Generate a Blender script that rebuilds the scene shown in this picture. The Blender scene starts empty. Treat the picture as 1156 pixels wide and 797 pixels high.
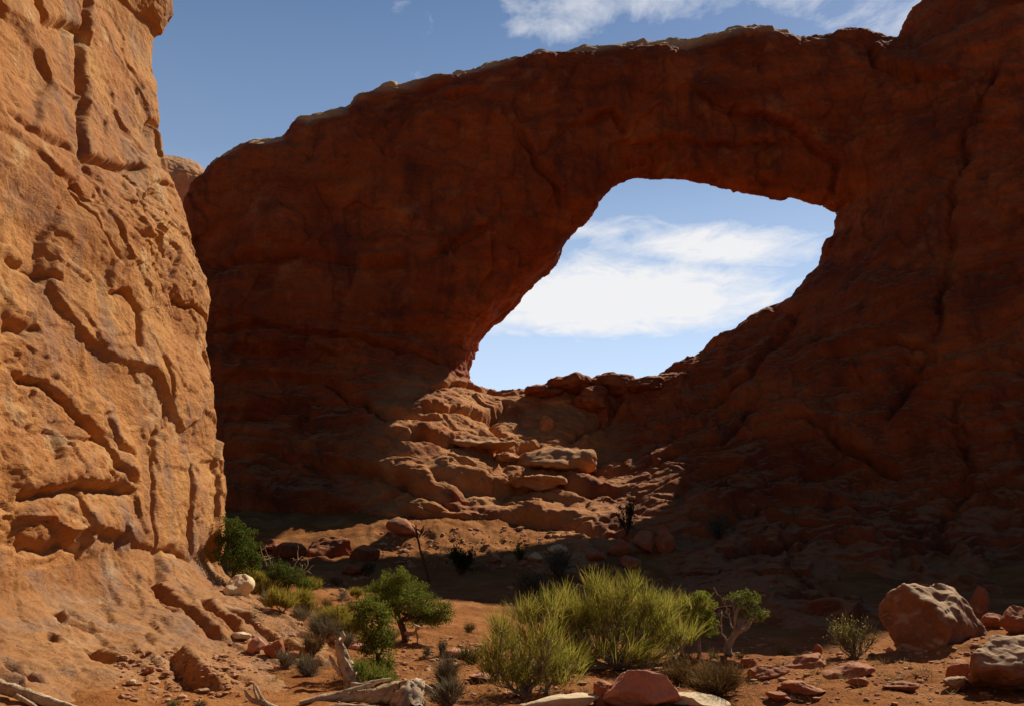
import bpy, math, random
import numpy as np
from mathutils import Vector, noise as mnoise
R = math.radians
rng = np.random.default_rng(7)
random.seed(7)
scene = bpy.context.scene
COL = scene.collection

# ------------------------------------------------------------------ camera
PITCH = R(13.2); EYE = 1.7; LENS = 32.0
FPX = 1156 * LENS / 36.0
cam_d = bpy.data.cameras.new('camera'); cam_d.lens = LENS; cam_d.sensor_width = 36
cam_d.clip_end = 9000; cam_d.clip_start = 0.05
cam = bpy.data.objects.new('camera', cam_d); COL.objects.link(cam)
cam.location = (0, 0, EYE); cam.rotation_euler = (R(90) + PITCH, 0, 0)
scene.camera = cam

# ------------------------------------------------------------------ light
SUN_AZ = R(42); SUN_EL = R(43)          # azimuth measured from +Y (view) towards +X
TO_SUN = Vector((math.sin(SUN_AZ) * math.cos(SUN_EL), math.cos(SUN_AZ) * math.cos(SUN_EL), math.sin(SUN_EL)))
sd = bpy.data.lights.new('sun', 'SUN'); sd.energy = 5.0; sd.angle = R(0.53); sd.color = (1, 0.92, 0.79)
sun = bpy.data.objects.new('sun', sd); COL.objects.link(sun)
sun.rotation_euler = (-TO_SUN).to_track_quat('-Z', 'Y').to_euler()
sun.location = (20, 30, 80)
scene.view_settings.view_transform = 'Standard'; scene.view_settings.look = 'None'
scene.view_settings.exposure = 0.25; scene.view_settings.gamma = 1
scene.view_settings.use_curve_mapping = False
SKY = 0.05

class NT:
    """small node-tree helper"""
    def __init__(s, tree): s.t = tree; s.n = tree.nodes; s.l = tree.links
    def add(s, kind, **kw):
        nd = s.n.new(kind)
        for k, v in kw.items():
            if k.startswith('i_'):
                key = k[2:]
                key = int(key) if key.isdigit() else key.replace('_', ' ')
                nd.inputs[key].default_value = v
            else: setattr(nd, k, v)
        return nd
    def ln(s, a, b): s.l.new(a, b)
    def math(s, op, a, b=None, clamp=False):
        nd = s.n.new('ShaderNodeMath'); nd.operation = op; nd.use_clamp = clamp
        for i, v in enumerate((a, b)):
            if v is None: continue
            if isinstance(v, (int, float)): nd.inputs[i].default_value = v
            else: s.l.new(v, nd.inputs[i])
        return nd.outputs[0]
    def ramp(s, fac, stops, interp='LINEAR'):
        nd = s.n.new('ShaderNodeValToRGB'); cr = nd.color_ramp; cr.interpolation = interp
        while len(cr.elements) < len(stops): cr.elements.new(0.5)
        for e, (p, c) in zip(cr.elements, stops):
            e.position = p; e.color = (*c, 1) if len(c) == 3 else c
        s.l.new(fac, nd.inputs[0]); return nd.outputs[0]
    def mix(s, fac, a, b, blend='MIX'):
        nd = s.n.new('ShaderNodeMix'); nd.data_type = 'RGBA'; nd.blend_type = blend
        for key, v in ((0, fac), (6, a), (7, b)):
            if isinstance(v, (int, float)): nd.inputs[key].default_value = v
            elif isinstance(v, tuple): nd.inputs[key].default_value = (*v, 1)
            else: s.l.new(v, nd.inputs[key])
        return nd.outputs[2]
    def noise(s, vec, scale, detail=5, rough=0.55, dist=0.0):
        nd = s.n.new('ShaderNodeTexNoise'); nd.inputs['Scale'].default_value = scale
        nd.inputs['Detail'].default_value = detail; nd.inputs['Roughness'].default_value = rough
        nd.inputs['Distortion'].default_value = dist
        s.l.new(vec, nd.inputs['Vector']); return nd.outputs[0]
    def mapping(s, vec, scale=(1, 1, 1), rot=(0, 0, 0), loc=(0, 0, 0)):
        nd = s.n.new('ShaderNodeMapping'); nd.inputs['Scale'].default_value = scale
        nd.inputs['Rotation'].default_value = rot; nd.inputs['Location'].default_value = loc
        s.l.new(vec, nd.inputs['Vector']); return nd.outputs[0]

# sky with thin clouds, laid out by direction
world = bpy.data.worlds.new('World'); scene.world = world; world.use_nodes = True
w = NT(world.node_tree); w.n.clear()
out = w.add('ShaderNodeOutputWorld'); bg = w.add('ShaderNodeBackground'); bg.inputs[1].default_value = SKY
sky = w.add('ShaderNodeTexSky'); sky.sky_type = 'NISHITA'; sky.sun_disc = False
sky.sun_elevation = SUN_EL; sky.sun_rotation = SUN_AZ
sky.altitude = 1500; sky.air_density = 1.0; sky.dust_density = 0.8; sky.ozone_density = 1.6
tc = w.add('ShaderNodeTexCoord'); sep = w.add('ShaderNodeSeparateXYZ'); w.ln(tc.outputs['Generated'], sep.inputs[0])
dx, dy, dz = sep.outputs
zc = w.math('MAXIMUM', dz, 0.03)
cx = w.math('DIVIDE', dx, zc); cy = w.math('DIVIDE', dy, zc)        # position on a flat cloud deck
cmb = w.add('ShaderNodeCombineXYZ'); w.ln(cx, cmb.inputs[0]); w.ln(cy, cmb.inputs[1])
def cloud_blob(x0, y0, rx, ry, rot=0.0):
    a = w.math('SUBTRACT', cx, x0); b = w.math('SUBTRACT', cy, y0)
    c, s_ = math.cos(rot), math.sin(rot)
    u = w.math('ADD', w.math('MULTIPLY', a, c), w.math('MULTIPLY', b, s_))
    v = w.math('SUBTRACT', w.math('MULTIPLY', b, c), w.math('MULTIPLY', a, s_))
    u = w.math('DIVIDE', u, rx); v = w.math('DIVIDE', v, ry)
    r2 = w.math('ADD', w.math('MULTIPLY', u, u), w.math('MULTIPLY', v, v))
    return w.math('SUBTRACT', 1.0, w.math('SQRT', r2), clamp=False)
fine = w.noise(w.mapping(cmb.outputs[0], (2.6, 2.0, 1), (0, 0, R(-6))), 2.6, 12, 0.66, 0.4)
broad = w.noise(cmb.outputs[0], 1.1, 5, 0.55, 0.3)
CLOUDS = [(0.38, 3.4, 1.0, 0.8, 0.0, 1.05), (0.66, 2.78, 0.55, 0.34, 0.1, .8), (0.28, 2.6, 0.4, 0.3, 0.0, .5),
          (0.30, 1.46, 0.85, 0.17, -0.08, 0.42), (0.80, 1.5, 0.45, 0.2, 0.0, .45), (-0.2, 1.75, 0.3, 0.10, 0.2, .3), (0.05, 1.55, .3, .12, 0, .42)]
dens = None
for (x0, y0, rx, ry, rt, k) in CLOUDS:
    b = w.math('MULTIPLY', w.math('MAXIMUM', cloud_blob(x0, y0, rx, ry, rt), 0.0), k)
    dens = b if dens is None else w.math('MAXIMUM', dens, b)
# density minus a noise threshold gives torn edges
thr = w.math('ADD', w.math('MULTIPLY', fine, 1.75), w.math('MULTIPLY', broad, 0.55))
cv = w.math('MULTIPLY', w.math('SUBTRACT', w.math('MULTIPLY', dens, 2.0), w.math('SUBTRACT', thr, 0.66)), 1.35, clamp=True)
on = w.math('MULTIPLY', w.math('MULTIPLY', dens, 6.0, clamp=True), cv)
cloud_col = (15.5, 15.3, 15.3)
# sun-side haze: pale towards the horizon ahead
hz = w.math('MULTIPLY', w.ramp(dz, [(0.0, (1, 1, 1)), (0.22, (.62, .62, .62)), (0.42, (.22, .22, .22)), (0.7, (0, 0, 0))]), w.ramp(dy, [(0.0, (0, 0, 0)), (0.8, (1, 1, 1))]))
hz = w.math('MULTIPLY', hz, 0.9)
base_sky = w.mix(hz, sky.outputs[0], (12.6, 14.2, 16.4))
hs = w.add('ShaderNodeHueSaturation'); hs.inputs['Saturation'].default_value = 1.3; w.ln(w.ramp(w.math('ADD', w.math('MULTIPLY', dy, 0.5), 0.5), [(0.0, (.7,) * 3), (0.5, (.82,) * 3), (0.85, (1.35,) * 3)]), hs.inputs['Value']); w.ln(base_sky, hs.inputs['Color'])
colr = w.mix(w.math('MULTIPLY', on, 0.92), hs.outputs[0], cloud_col)
w.ln(colr, bg.inputs[0]); w.ln(bg.outputs[0], out.inputs[0])

# ------------------------------------------------------------------ projection helpers
def unproj(px, py, y):
    dx_ = (px - 578.0) / FPX; dy_ = (398.5 - py) / FPX
    d = (dx_, math.cos(PITCH) - dy_ * math.sin(PITCH), math.sin(PITCH) + dy_ * math.cos(PITCH))
    t = y / d[1]
    return np.array((d[0] * t, y, EYE + d[2] * t))

# ------------------------------------------------------------------ numpy noise
_P = rng.permutation(256).astype(np.int64)
_P = np.concatenate([_P, _P, _P])
_G = rng.normal(size=(256, 3)); _G /= np.linalg.norm(_G, axis=1)[:, None]
def perlin(p):
    i = np.floor(p).astype(np.int64); f = p - i; i &= 255
    u = f * f * f * (f * (f * 6 - 15) + 10)
    r = 0
    for a in (0, 1):
        for b in (0, 1):
            ab = _P[_P[(i[:, 0] + a) & 255] + ((i[:, 1] + b) & 255)]
            for c in (0, 1):
                g = _G[_P[ab + ((i[:, 2] + c) & 255)]]
                dt = g[:, 0] * (f[:, 0] - a) + g[:, 1] * (f[:, 1] - b) + g[:, 2] * (f[:, 2] - c)
                wt = (u[:, 0] if a else 1 - u[:, 0]) * (u[:, 1] if b else 1 - u[:, 1]) * (u[:, 2] if c else 1 - u[:, 2])
                r = r + dt * wt
    return r * 1.4
def fbm(p, s=1.0, o=4, gain=0.5, off=0.0):
    r = 0; a = 1.0; q = p * s + off
    for k in range(o):
        r = r + a * perlin(q); q = q * 2.03 + 17.3; a *= gain
    return r
def ridged(p, s=1.0, o=3, off=0.0):
    r = 0; a = 1.0; q = p * s + off
    for k in range(o):
        r = r + a * (1 - 2 * np.abs(perlin(q))); q = q * 2.1 + 9.1; a *= 0.5
    return r
def worley(p, s=1.0, off=0.0):
    q = p * s + off; i = np.floor(q).astype(np.int64); f = q - i
    f1 = np.full(len(p), 9.0); f2 = np.full(len(p), 9.0); idc = np.zeros(len(p), np.int64)
    for a in (-1, 0, 1):
        for b in (-1, 0, 1):
            for c in (-1, 0, 1):
                h = _P[_P[_P[(i[:, 0] + a) & 255] + ((i[:, 1] + b) & 255)] + ((i[:, 2] + c) & 255)]
                d = np.sqrt(((np.array((a, b, c)) + 0.5 + 0.42 * _G[h] * 1.1 - f) ** 2).sum(1))
                m = d < f1
                f2 = np.where(m, f1, np.minimum(f2, d)); idc = np.where(m, h, idc); f1 = np.where(m, d, f1)
    return f1, f2, idc
def facets(p, s, tilt=.5, off=0.0):
    """angular broken faces: every cell its own height and slant; also the gap to the next cell"""
    q = p * s + off; i = np.floor(q).astype(np.int64); f = q - i
    f1 = np.full(len(p), 9.0); f2 = np.full(len(p), 9.0); val = np.zeros(len(p))
    for a in (-1, 0, 1):
        for b in (-1, 0, 1):
            for c in (-1, 0, 1):
                h = _P[_P[_P[(i[:, 0] + a) & 255] + ((i[:, 1] + b) & 255)] + ((i[:, 2] + c) & 255)]
                o = f - (np.array((a, b, c)) + 0.5 + 0.46 * _G[h]); d = np.sqrt((o * o).sum(1)); m = d < f1
                f2 = np.where(m, f1, np.minimum(f2, d)); f1 = np.where(m, d, f1)
                val = np.where(m, (h / 255. - .5) + tilt * (o * _G[(h * 7 + 31) & 255]).sum(1), val)
    return val * sstep(0, .05, f2 - f1), f2 - f1
def sstep(a, b, x):
    t = np.clip((x - a) / (b - a), 0, 1); return t * t * (3 - 2 * t)
def plates(n, levels, sharp=0.12):
    """terraced noise: flat exfoliation sheets with sharp edges"""
    t = n * levels; k = np.floor(t); return (k + sstep(0, sharp, t - k)) / levels
def smax(a, b, k):
    h = np.clip(0.5 + 0.5 * (a - b) / k, 0, 1); return b + (a - b) * h + k * h * (1 - h)
def smin(a, b, k): return -smax(-a, -b, k)

class RBF:
    def __init__(s, pts, vals, c):
        s.p = np.array(pts, float); s.c = c; n = len(s.p)
        A = np.zeros((n + 1, n + 1)); d = np.linalg.norm(s.p[:, None] - s.p[None], axis=2)
        A[:n, :n] = np.sqrt(d * d + c * c); A[n, :n] = 1; A[:n, n] = 1
        A[:n, :n] -= np.eye(n) * 0.05
        s.w = np.linalg.solve(A, np.append(np.array(vals, float), 0))
    def __call__(s, q):
        r = np.full(len(q), s.w[-1])
        for k in range(len(s.p)):
            d = q - s.p[k]; r = r + s.w[k] * np.sqrt((d * d).sum(1) + s.c * s.c)
        return r

def poly_sdf(q, poly):
    """signed distance to closed polygon, positive inside"""
    d = np.full(len(q), 1e9); ins = np.zeros(len(q), bool); n = len(poly)
    for k in range(n):
        a = poly[k]; b = poly[(k + 1) % n]; e = b - a; wv = q - a
        t = np.clip((wv @ e) / (e @ e + 1e-9), 0, 1)
        d = np.minimum(d, ((wv - t[:, None] * e) ** 2).sum(1))
        c = (a[1] > q[:, 1]) != (b[1] > q[:, 1])
        with np.errstate(divide='ignore', invalid='ignore'):
            xi = a[0] + (q[:, 1] - a[1]) * (b[0] - a[0]) / (b[1] - a[1])
        ins ^= c & (q[:, 0] < xi)
    d = np.sqrt(d); return np.where(ins, d, -d)

# ------------------------------------------------------------------ meshing
def surface_nets(V, org, h):
    """V<0 inside -> verts, quads"""
    S = V < 0; nx, ny, nz = V.shape
    cnt = np.zeros((nx - 1, ny - 1, nz - 1), np.uint8)
    for a in (0, 1):
        for b in (0, 1):
            for c in (0, 1): cnt += S[a:nx - 1 + a, b:ny - 1 + b, c:nz - 1 + c]
    act = (cnt > 0) & (cnt < 8)
    I = np.argwhere(act); idx = np.full(act.shape, -1, np.int64); idx[act] = np.arange(len(I))
    acc = np.zeros((len(I), 3)); num = np.zeros(len(I))
    corners = [(a, b, c) for a in (0, 1) for b in (0, 1) for c in (0, 1)]
    for c0 in corners:
        for ax in range(3):
            if c0[ax]: continue
            c1 = list(c0); c1[ax] = 1
            v0 = V[I[:, 0] + c0[0], I[:, 1] + c0[1], I[:, 2] + c0[2]]
            v1 = V[I[:, 0] + c1[0], I[:, 1] + c1[1], I[:, 2] + c1[2]]
            m = (v0 < 0) != (v1 < 0)
            t = np.where(m, v0 / np.where(m, v0 - v1, 1), 0)
            p = np.array(c0, float)[None].repeat(len(I), 0); p[:, ax] = t
            acc[m] += p[m]; num[m] += 1
    verts = (I + acc / num[:, None]) * h + np.array(org)
    quads = []
    for ax in range(3):
        sl0 = [slice(1, -1)] * 3; sl1 = [slice(1, -1)] * 3
        sl0[ax] = slice(0, -1); sl1[ax] = slice(1, None)
        A = S[tuple(sl0)]; B = S[tuple(sl1)]
        e = np.argwhere(A != B); 
        if not len(e): continue
        flip = A[tuple(e.T)]
        g = e.copy()
        for k in range(3):
            if k != ax: g[:, k] += 1
        u, v = [(1, 2), (2, 0), (0, 1)][ax]
        def cell(du, dv):
            q = g.copy(); q[:, u] -= du; q[:, v] -= dv
            return idx[q[:, 0], q[:, 1], q[:, 2]]
        Q = np.stack([cell(1, 1), cell(0, 1), cell(0, 0), cell(1, 0)], 1)
        Q[~flip] = Q[~flip][:, ::-1]
        quads.append(Q[(Q >= 0).all(1)])
    return verts, np.concatenate(quads)

def vnormals(v, q):
    a = v[q[:, 2]] - v[q[:, 0]]; b = v[q[:, 3]] - v[q[:, 1]]
    fn = np.cross(a, b); n = np.zeros_like(v)
    for k in range(4):
        for ax in range(3):
            n[:, ax] += np.bincount(q[:, k], fn[:, ax], len(v))
    return n / (np.linalg.norm(n, axis=1)[:, None] + 1e-12)

def relax(v, q, it=2, f=0.5):
    n = len(v)
    for _ in range(it):
        s = np.zeros_like(v); c = np.zeros(n)
        for a, b in ((0, 1), (1, 2), (2, 3), (3, 0)):
            for (i, j) in ((a, b), (b, a)):
                for ax in range(3): s[:, ax] += np.bincount(q[:, i], v[q[:, j]][:, ax], n)
                c += np.bincount(q[:, i], minlength=n)
        v = v + f * (s / np.maximum(c, 1)[:, None] - v)
    return v

def subdiv(v, q):
    n = len(v); E = np.concatenate([q[:, [0, 1]], q[:, [1, 2]], q[:, [2, 3]], q[:, [3, 0]]])
    E = np.sort(E, 1); key = E[:, 0] * n + E[:, 1]
    uk, inv = np.unique(key, return_inverse=True)
    ev = (v[uk // n] + v[uk % n]) / 2; fv = v[q].mean(1)
    m = len(q); e = [n + inv[k * m:(k + 1) * m] for k in range(4)]
    f = n + len(uk) + np.arange(m)
    Q = np.concatenate([np.stack([q[:, 0], e[0], f, e[3]], 1), np.stack([q[:, 1], e[1], f, e[0]], 1),
                        np.stack([q[:, 2], e[2], f, e[1]], 1), np.stack([q[:, 3], e[3], f, e[2]], 1)])
    return np.concatenate([v, ev, fv]), Q

def link(name, me, mat=None, parent=None):
    o = bpy.data.objects.new(name, me); COL.objects.link(o)
    if mat: me.materials.append(mat)
    if parent: o.parent = parent
    return o
def mesh_np(name, v, f, smooth=True, normals=None):
    v = np.asarray(v, np.float32); f = np.asarray(f, np.int32); k = f.shape[1]
    me = bpy.data.meshes.new(name)
    me.vertices.add(len(v)); me.vertices.foreach_set('co', v.ravel())
    me.loops.add(f.size); me.loops.foreach_set('vertex_index', f.ravel())
    me.polygons.add(len(f)); me.polygons.foreach_set('loop_start', np.arange(len(f), dtype=np.int32) * k)
    me.polygons.foreach_set('use_smooth', np.full(len(f), smooth))
    me.update(calc_edges=True)
    if normals is not None: me.normals_split_custom_set_from_vertices(np.asarray(normals, np.float32))
    return me
def submesh(v, q, nrm, mask):
    qq = q[mask]; u, inv = np.unique(qq, return_inverse=True)
    return v[u], inv.reshape(qq.shape), nrm[u]
def tag(o, label=None, cat=None, group=None, kind=None):
    if label: o['label'] = label
    if cat: o['category'] = cat
    if group: o['group'] = group
    if kind: o['kind'] = kind
    return o
def empty(name, loc, label, cat, group=None):
    o = bpy.data.objects.new(name, None); COL.objects.link(o); o.location = loc
    o.empty_display_size = 0.2
    return tag(o, label, cat, group)

# ------------------------------------------------------------------ materials
def new_mat(name, rough=0.9, spec=0.15):
    m = bpy.data.materials.new(name); m.use_nodes = True
    t = NT(m.node_tree); t.n.clear()
    o = t.add('ShaderNodeOutputMaterial'); b = t.add('ShaderNodeBsdfPrincipled')
    b.inputs['Roughness'].default_value = rough; b.inputs['Specular IOR Level'].default_value = spec
    t.ln(b.outputs[0], o.inputs[0]); tcn = t.add('ShaderNodeTexCoord')
    return m, t, b, tcn.outputs['Object']
def rock_mat(name, s=1.0, base=((.30, .092, .030), (.46, .175, .062), (.58, .27, .115)), varnish=0.5, strata=0.5, dust_lit=0.3,
             pale=(.62, .40, .22), bump=0.6, bumpdist=0.08, DUST_LIT0=.45, cap=False, flake=0.8, stain=(.17, .085, .062), bleach=.45):
    m, t, b, co = new_mat(name)
    n1 = t.noise(co, 0.35 * s, 6, 0.6, 0.4)
    col = t.ramp(n1, [(0.25, base[0]), (0.5, base[1]), (0.78, base[2])])
    # bedding: thin colour bands that follow the layers
    warp = t.noise(co, 0.12 * s, 3)
    sx = t.add('ShaderNodeSeparateXYZ'); t.ln(co, sx.inputs[0])
    zz = t.math('ADD', sx.outputs[2], t.math('MULTIPLY', warp, 5.0 / s))
    cz = t.add('ShaderNodeCombineXYZ'); t.ln(zz, cz.inputs[2]); t.ln(t.math('MULTIPLY', sx.outputs[0], 0.03), cz.inputs[0])
    band = t.noise(cz.outputs[0], 1.1 * s, 6, 0.7)
    bandc = t.ramp(band, [(0.35, (0.62, 0.52, 0.47)), (0.52, (1, 1, 1)), (0.7, (1.25, 1.3, 1.35))])
    col = t.mix(strata, col, t.mix(1.0, col, bandc, 'MULTIPLY'))
    # desert varnish: dark vertical drips and mauve blotches
    st = t.noise(t.mapping(co, (1.1 * s, 1.1 * s, 0.13 * s)), 1.0, 6, 0.62, 0.3)
    bl = t.noise(co, 0.55 * s, 7, 0.68, 0.8)
    vm = t.math('MULTIPLY', t.ramp(t.math('ADD', t.math('MULTIPLY', st, 0.5), t.math('MULTIPLY', bl, 0.5)), [(0.49, (0, 0, 0)), (0.61, (1, 1, 1))]), varnish)
    col = t.mix(vm, col, stain)
    # pale bleached spots
    pn = t.noise(t.mapping(co, (1, 1, 1), (0, 0, 0), (31, 7, 3)), 0.9 * s, 6, 0.6)
    pm = t.math('MULTIPLY', t.ramp(pn, [(0.58, (0, 0, 0)), (0.72, (1, 1, 1))]), bleach)
    col = t.mix(pm, col, pale)
    # pale dusty skin on up-facing rock; on arch and boulder it paints sunlit tops
    ge = t.add('ShaderNodeNewGeometry'); sn = t.add('ShaderNodeSeparateXYZ'); t.ln(ge.outputs['Normal'], sn.inputs[0])
    dm = t.math('MULTIPLY', t.ramp(t.math('ADD', sn.outputs[2], t.math('MULTIPLY', t.math('SUBTRACT', bl, 0.5), 0.6)), [(DUST_LIT0, (0, 0, 0)), (0.92, (1, 1, 1))]), dust_lit)
    col = t.mix(dm, col, pale)
    if cap:                                                               # pale slickrock cap, rim light painted in; slope with sunlight painted in
        at = t.add('ShaderNodeAttribute'); at.attribute_name = 'cap'
        col = t.mix(at.outputs['Fac'], col, t.ramp(n1, [(0.3, (.50, .30, .14)), (0.6, (.64, .44, .22))]))
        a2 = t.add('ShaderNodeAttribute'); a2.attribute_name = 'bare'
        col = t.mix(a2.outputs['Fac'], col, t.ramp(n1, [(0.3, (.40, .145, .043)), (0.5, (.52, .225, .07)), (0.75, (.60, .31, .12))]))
    fine = t.noise(co, 9.0 * s, 4, 0.7)
    col = t.mix(0.35, col, t.mix(1.0, col, t.ramp(fine, [(0.3, (0.6, 0.55, 0.5)), (0.7, (1.3, 1.3, 1.3))]), 'MULTIPLY'))
    t.ln(col, b.inputs['Base Color'])
    h1 = t.noise(co, 2.2 * s, 10, 0.68, 0.3); h2 = t.noise(t.mapping(co, (1, 1, 2.6)), 7.0 * s, 6, 0.65)
    mus = t.noise(cz.outputs[0], 4.0 * s, 4, 0.7)
    def flakes(scale, lev, off):                                          # thin spalled flakes with crisp edges
        q = t.math('MULTIPLY', t.noise(t.mapping(co, (1, .55, 1), (0, 0, 0), (off, off, off)), scale * s, 9, 0.6, 0.5), lev)
        fr = t.math('FRACT', q); st_ = t.math('MULTIPLY', fr, 9.0, clamp=True)
        return t.math('DIVIDE', t.math('ADD', t.math('FLOOR', q), st_), lev)
    flk = t.math('ADD', flakes(0.9, 11.0, 3.0), t.math('MULTIPLY', flakes(2.6, 8.0, 9.0), 0.5))
    hh = t.math('ADD', t.math('ADD', t.math('MULTIPLY', h1, 0.8), t.math('MULTIPLY', flk, flake)), t.math('ADD', t.math('MULTIPLY', h2, 0.35), t.math('MULTIPLY', mus, 0.25 * strata)))
    bp = t.add('ShaderNodeBump'); bp.inputs['Strength'].default_value = bump; bp.inputs['Distance'].default_value = bumpdist * 2 / s
    t.ln(hh, bp.inputs['Height']); t.ln(bp.outputs[0], b.inputs['Normal'])
    return m
M_ARCH = rock_mat('arch_sandstone', 0.45, base=((.18, .041, .011), (.30, .074, .019), (.41, .125, .034)), stain=(.10, .035, .022), strata=0.75, varnish=0.75, dust_lit=0.7, pale=(.46, .20, .075), bumpdist=0.09, DUST_LIT0=.6, cap=True)  # pale up-facing tone paints sunlit slopes; dark base deepens the shaded wall
M_CLIFF = rock_mat('cliff_sandstone', 1.0, base=((.32, .110, .029), (.46, .196, .055), (.56, .29, .09)), strata=0.25, varnish=0.75, dust_lit=0.2, pale=(.62, .40, .18), stain=(.22, .125, .085), bleach=.7, bump=.85, bumpdist=0.07)
M_APRON = rock_mat('apron_sandstone', 1.3, base=((.24, .085, .023), (.345, .142, .041), (.43, .205, .068)), strata=0.25, varnish=0.6, dust_lit=0.12, pale=(.50, .34, .19), stain=(.19, .125, .095), bleach=.65, bump=.9, bumpdist=0.06)
M_DOME = rock_mat('dome_sandstone', 0.35, base=((.45, .2, .08), (.55, .29, .13), (.62, .38, .2)), strata=0.3, varnish=0.2)
M_BOULDER = rock_mat('boulder_sandstone', 2.2, base=((.17, .065, .028), (.26, .11, .048), (.34, .17, .085)), strata=0.25, varnish=0.35, dust_lit=0.9, pale=(.54, .36, .20), bumpdist=0.05, DUST_LIT0=.35)  # dark base and pale tops paint a shaded front and sunlit top
M_PINK = rock_mat('pink_sandstone', 2.6, base=((.40, .15, .09), (.50, .22, .13), (.58, .29, .18)), strata=0.15, varnish=0.2, dust_lit=0.2, pale=(.62, .36, .24), bumpdist=0.04)
M_PALE = rock_mat('pale_sandstone', 2.6, base=((.55, .36, .18), (.66, .48, .27), (.70, .55, .33)), strata=0.1, varnish=0.12, dust_lit=0.5, pale=(.72, .58, .36), bumpdist=0.03)
M_DARKR = rock_mat('red_sandstone', 2.5, base=((.26, .07, .026), (.38, .12, .045), (.46, .19, .075)), strata=0.3, varnish=0.3, dust_lit=0.25, bumpdist=0.05)

M_GRAVEL = rock_mat('gravel_chips', 3.0, base=((.28, .09, .04), (.42, .19, .09), (.56, .34, .2)), strata=0.0, varnish=0.1, dust_lit=0.2, bumpdist=0.03)
M_SILL_LIT = rock_mat('sunlit_sill_sandstone', 1.0, base=((.40, .145, .043), (.50, .21, .068), (.58, .29, .11)), strata=0.4, varnish=0.3, dust_lit=0.3, bumpdist=0.08)  # arch rock again, painted brighter for the boulders in sunlight
def sand_mat():
    m, t, b, co = new_mat('red_sand', 0.97, 0.05)
    n = t.noise(co, 0.5, 7, 0.65, 0.5)
    col = t.ramp(n, [(0.28, (.22, .074, .021)), (0.5, (.31, .118, .033)), (0.74, (.42, .195, .07))])
    n2 = t.noise(co, 14, 5, 0.75)
    col = t.mix(0.6, col, t.mix(1.0, col, t.ramp(n2, [(0.3, (.5, .45, .4)), (0.68, (1.3, 1.32, 1.35))]), 'MULTIPLY'))
    vo = t.add('ShaderNodeTexVoronoi'); vo.inputs['Scale'].default_value = 16; t.ln(co, vo.inputs['Vector'])
    n3 = t.noise(co, 1.4, 3)
    pm = t.math('MULTIPLY', t.ramp(vo.outputs['Distance'], [(0.16, (1, 1, 1)), (0.3, (0, 0, 0))]), t.ramp(n3, [(0.45, (0, 0, 0)), (0.62, (1, 1, 1))]))
    col = t.mix(t.math('MULTIPLY', pm, 0.5), col, (.50, .27, .14))
    t.ln(col, b.inputs['Base Color'])
    h = t.math('ADD', t.math('MULTIPLY', t.noise(co, 5, 8, 0.7), 1.0), t.math('MULTIPLY', pm, 0.35))
    bp = t.add('ShaderNodeBump'); bp.inputs['Strength'].default_value = 0.8; bp.inputs['Distance'].default_value = 0.09
    t.ln(h, bp.inputs['Height']); t.ln(bp.outputs[0], b.inputs['Normal'])
    return m
M_SAND = sand_mat()

def leaf_mat(name, cols, trans=0.25, rough=0.6):
    m = bpy.data.materials.new(name); m.use_nodes = True; t = NT(m.node_tree); t.n.clear()
    o = t.add('ShaderNodeOutputMaterial'); ge = t.add('ShaderNodeNewGeometry')
    k = len(cols); col = t.ramp(ge.outputs['Random Per Island'], [(i / max(1, k - 1), c) for i, c in enumerate(cols)])
    tcn = t.add('ShaderNodeTexCoord'); n = t.noise(tcn.outputs['Object'], 3.0, 3)
    col = t.mix(0.6, col, t.mix(1.0, col, t.ramp(n, [(0.3, (.55, .6, .5)), (0.7, (1.35, 1.3, 1.2))]), 'MULTIPLY'))
    d = t.add('ShaderNodeBsdfDiffuse'); tr = t.add('ShaderNodeBsdfTranslucent'); mx = t.add('ShaderNodeMixShader'); mx.inputs[0].default_value = trans
    t.ln(col, d.inputs[0]); t.ln(col, tr.inputs[0]); t.ln(d.outputs[0], mx.inputs[1]); t.ln(tr.outputs[0], mx.inputs[2]); t.ln(mx.outputs[0], o.inputs[0])
    return m
L_JUN = leaf_mat('juniper_leaf', [(.085, .105, .016), (.135, .16, .024), (.19, .21, .035), (.25, .25, .055)], 0.42)
L_JUN2 = leaf_mat('deep_juniper_leaf', [(.06, .09, .016), (.10, .135, .022), (.15, .18, .034)], 0.4)
L_EPH = leaf_mat('broom_stem', [(.17, .165, .022), (.28, .265, .034), (.37, .335, .048), (.42, .35, .08), (.22, .13, .05)], 0.5)
L_EPH2 = leaf_mat('slim_tree_leaf', [(.13, .15, .022), (.20, .21, .03), (.26, .26, .045)], 0.45)
L_YEL = leaf_mat('yellow_shrub_leaf', [(.24, .19, .028), (.33, .26, .04), (.40, .30, .06)], 0.45)
L_GREY = leaf_mat('grey_twig', [(.18, .14, .095), (.28, .22, .15), (.36, .29, .19), (.24, .21, .11)], 0.3)
L_BROWN = leaf_mat('brown_twig', [(.19, .10, .042), (.28, .17, .072), (.33, .22, .10), (.23, .18, .06)], 0.3)
L_DARK = leaf_mat('dark_leaf', [(.02, .035, .012), (.035, .055, .018), (.05, .07, .025)], 0.2)
L_BLUE = leaf_mat('grey_green_leaf', [(.06, .075, .05), (.085, .10, .065), (.11, .12, .08)], 0.2)
L_GRASS = leaf_mat('dry_grass', [(.16, .16, .04), (.26, .22, .08), (.33, .27, .12)], 0.3)
L_LITTER = leaf_mat('dry_litter', [(.30, .22, .10), (.22, .13, .06), (.26, .24, .09), (.36, .28, .16)], 0.3)
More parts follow.
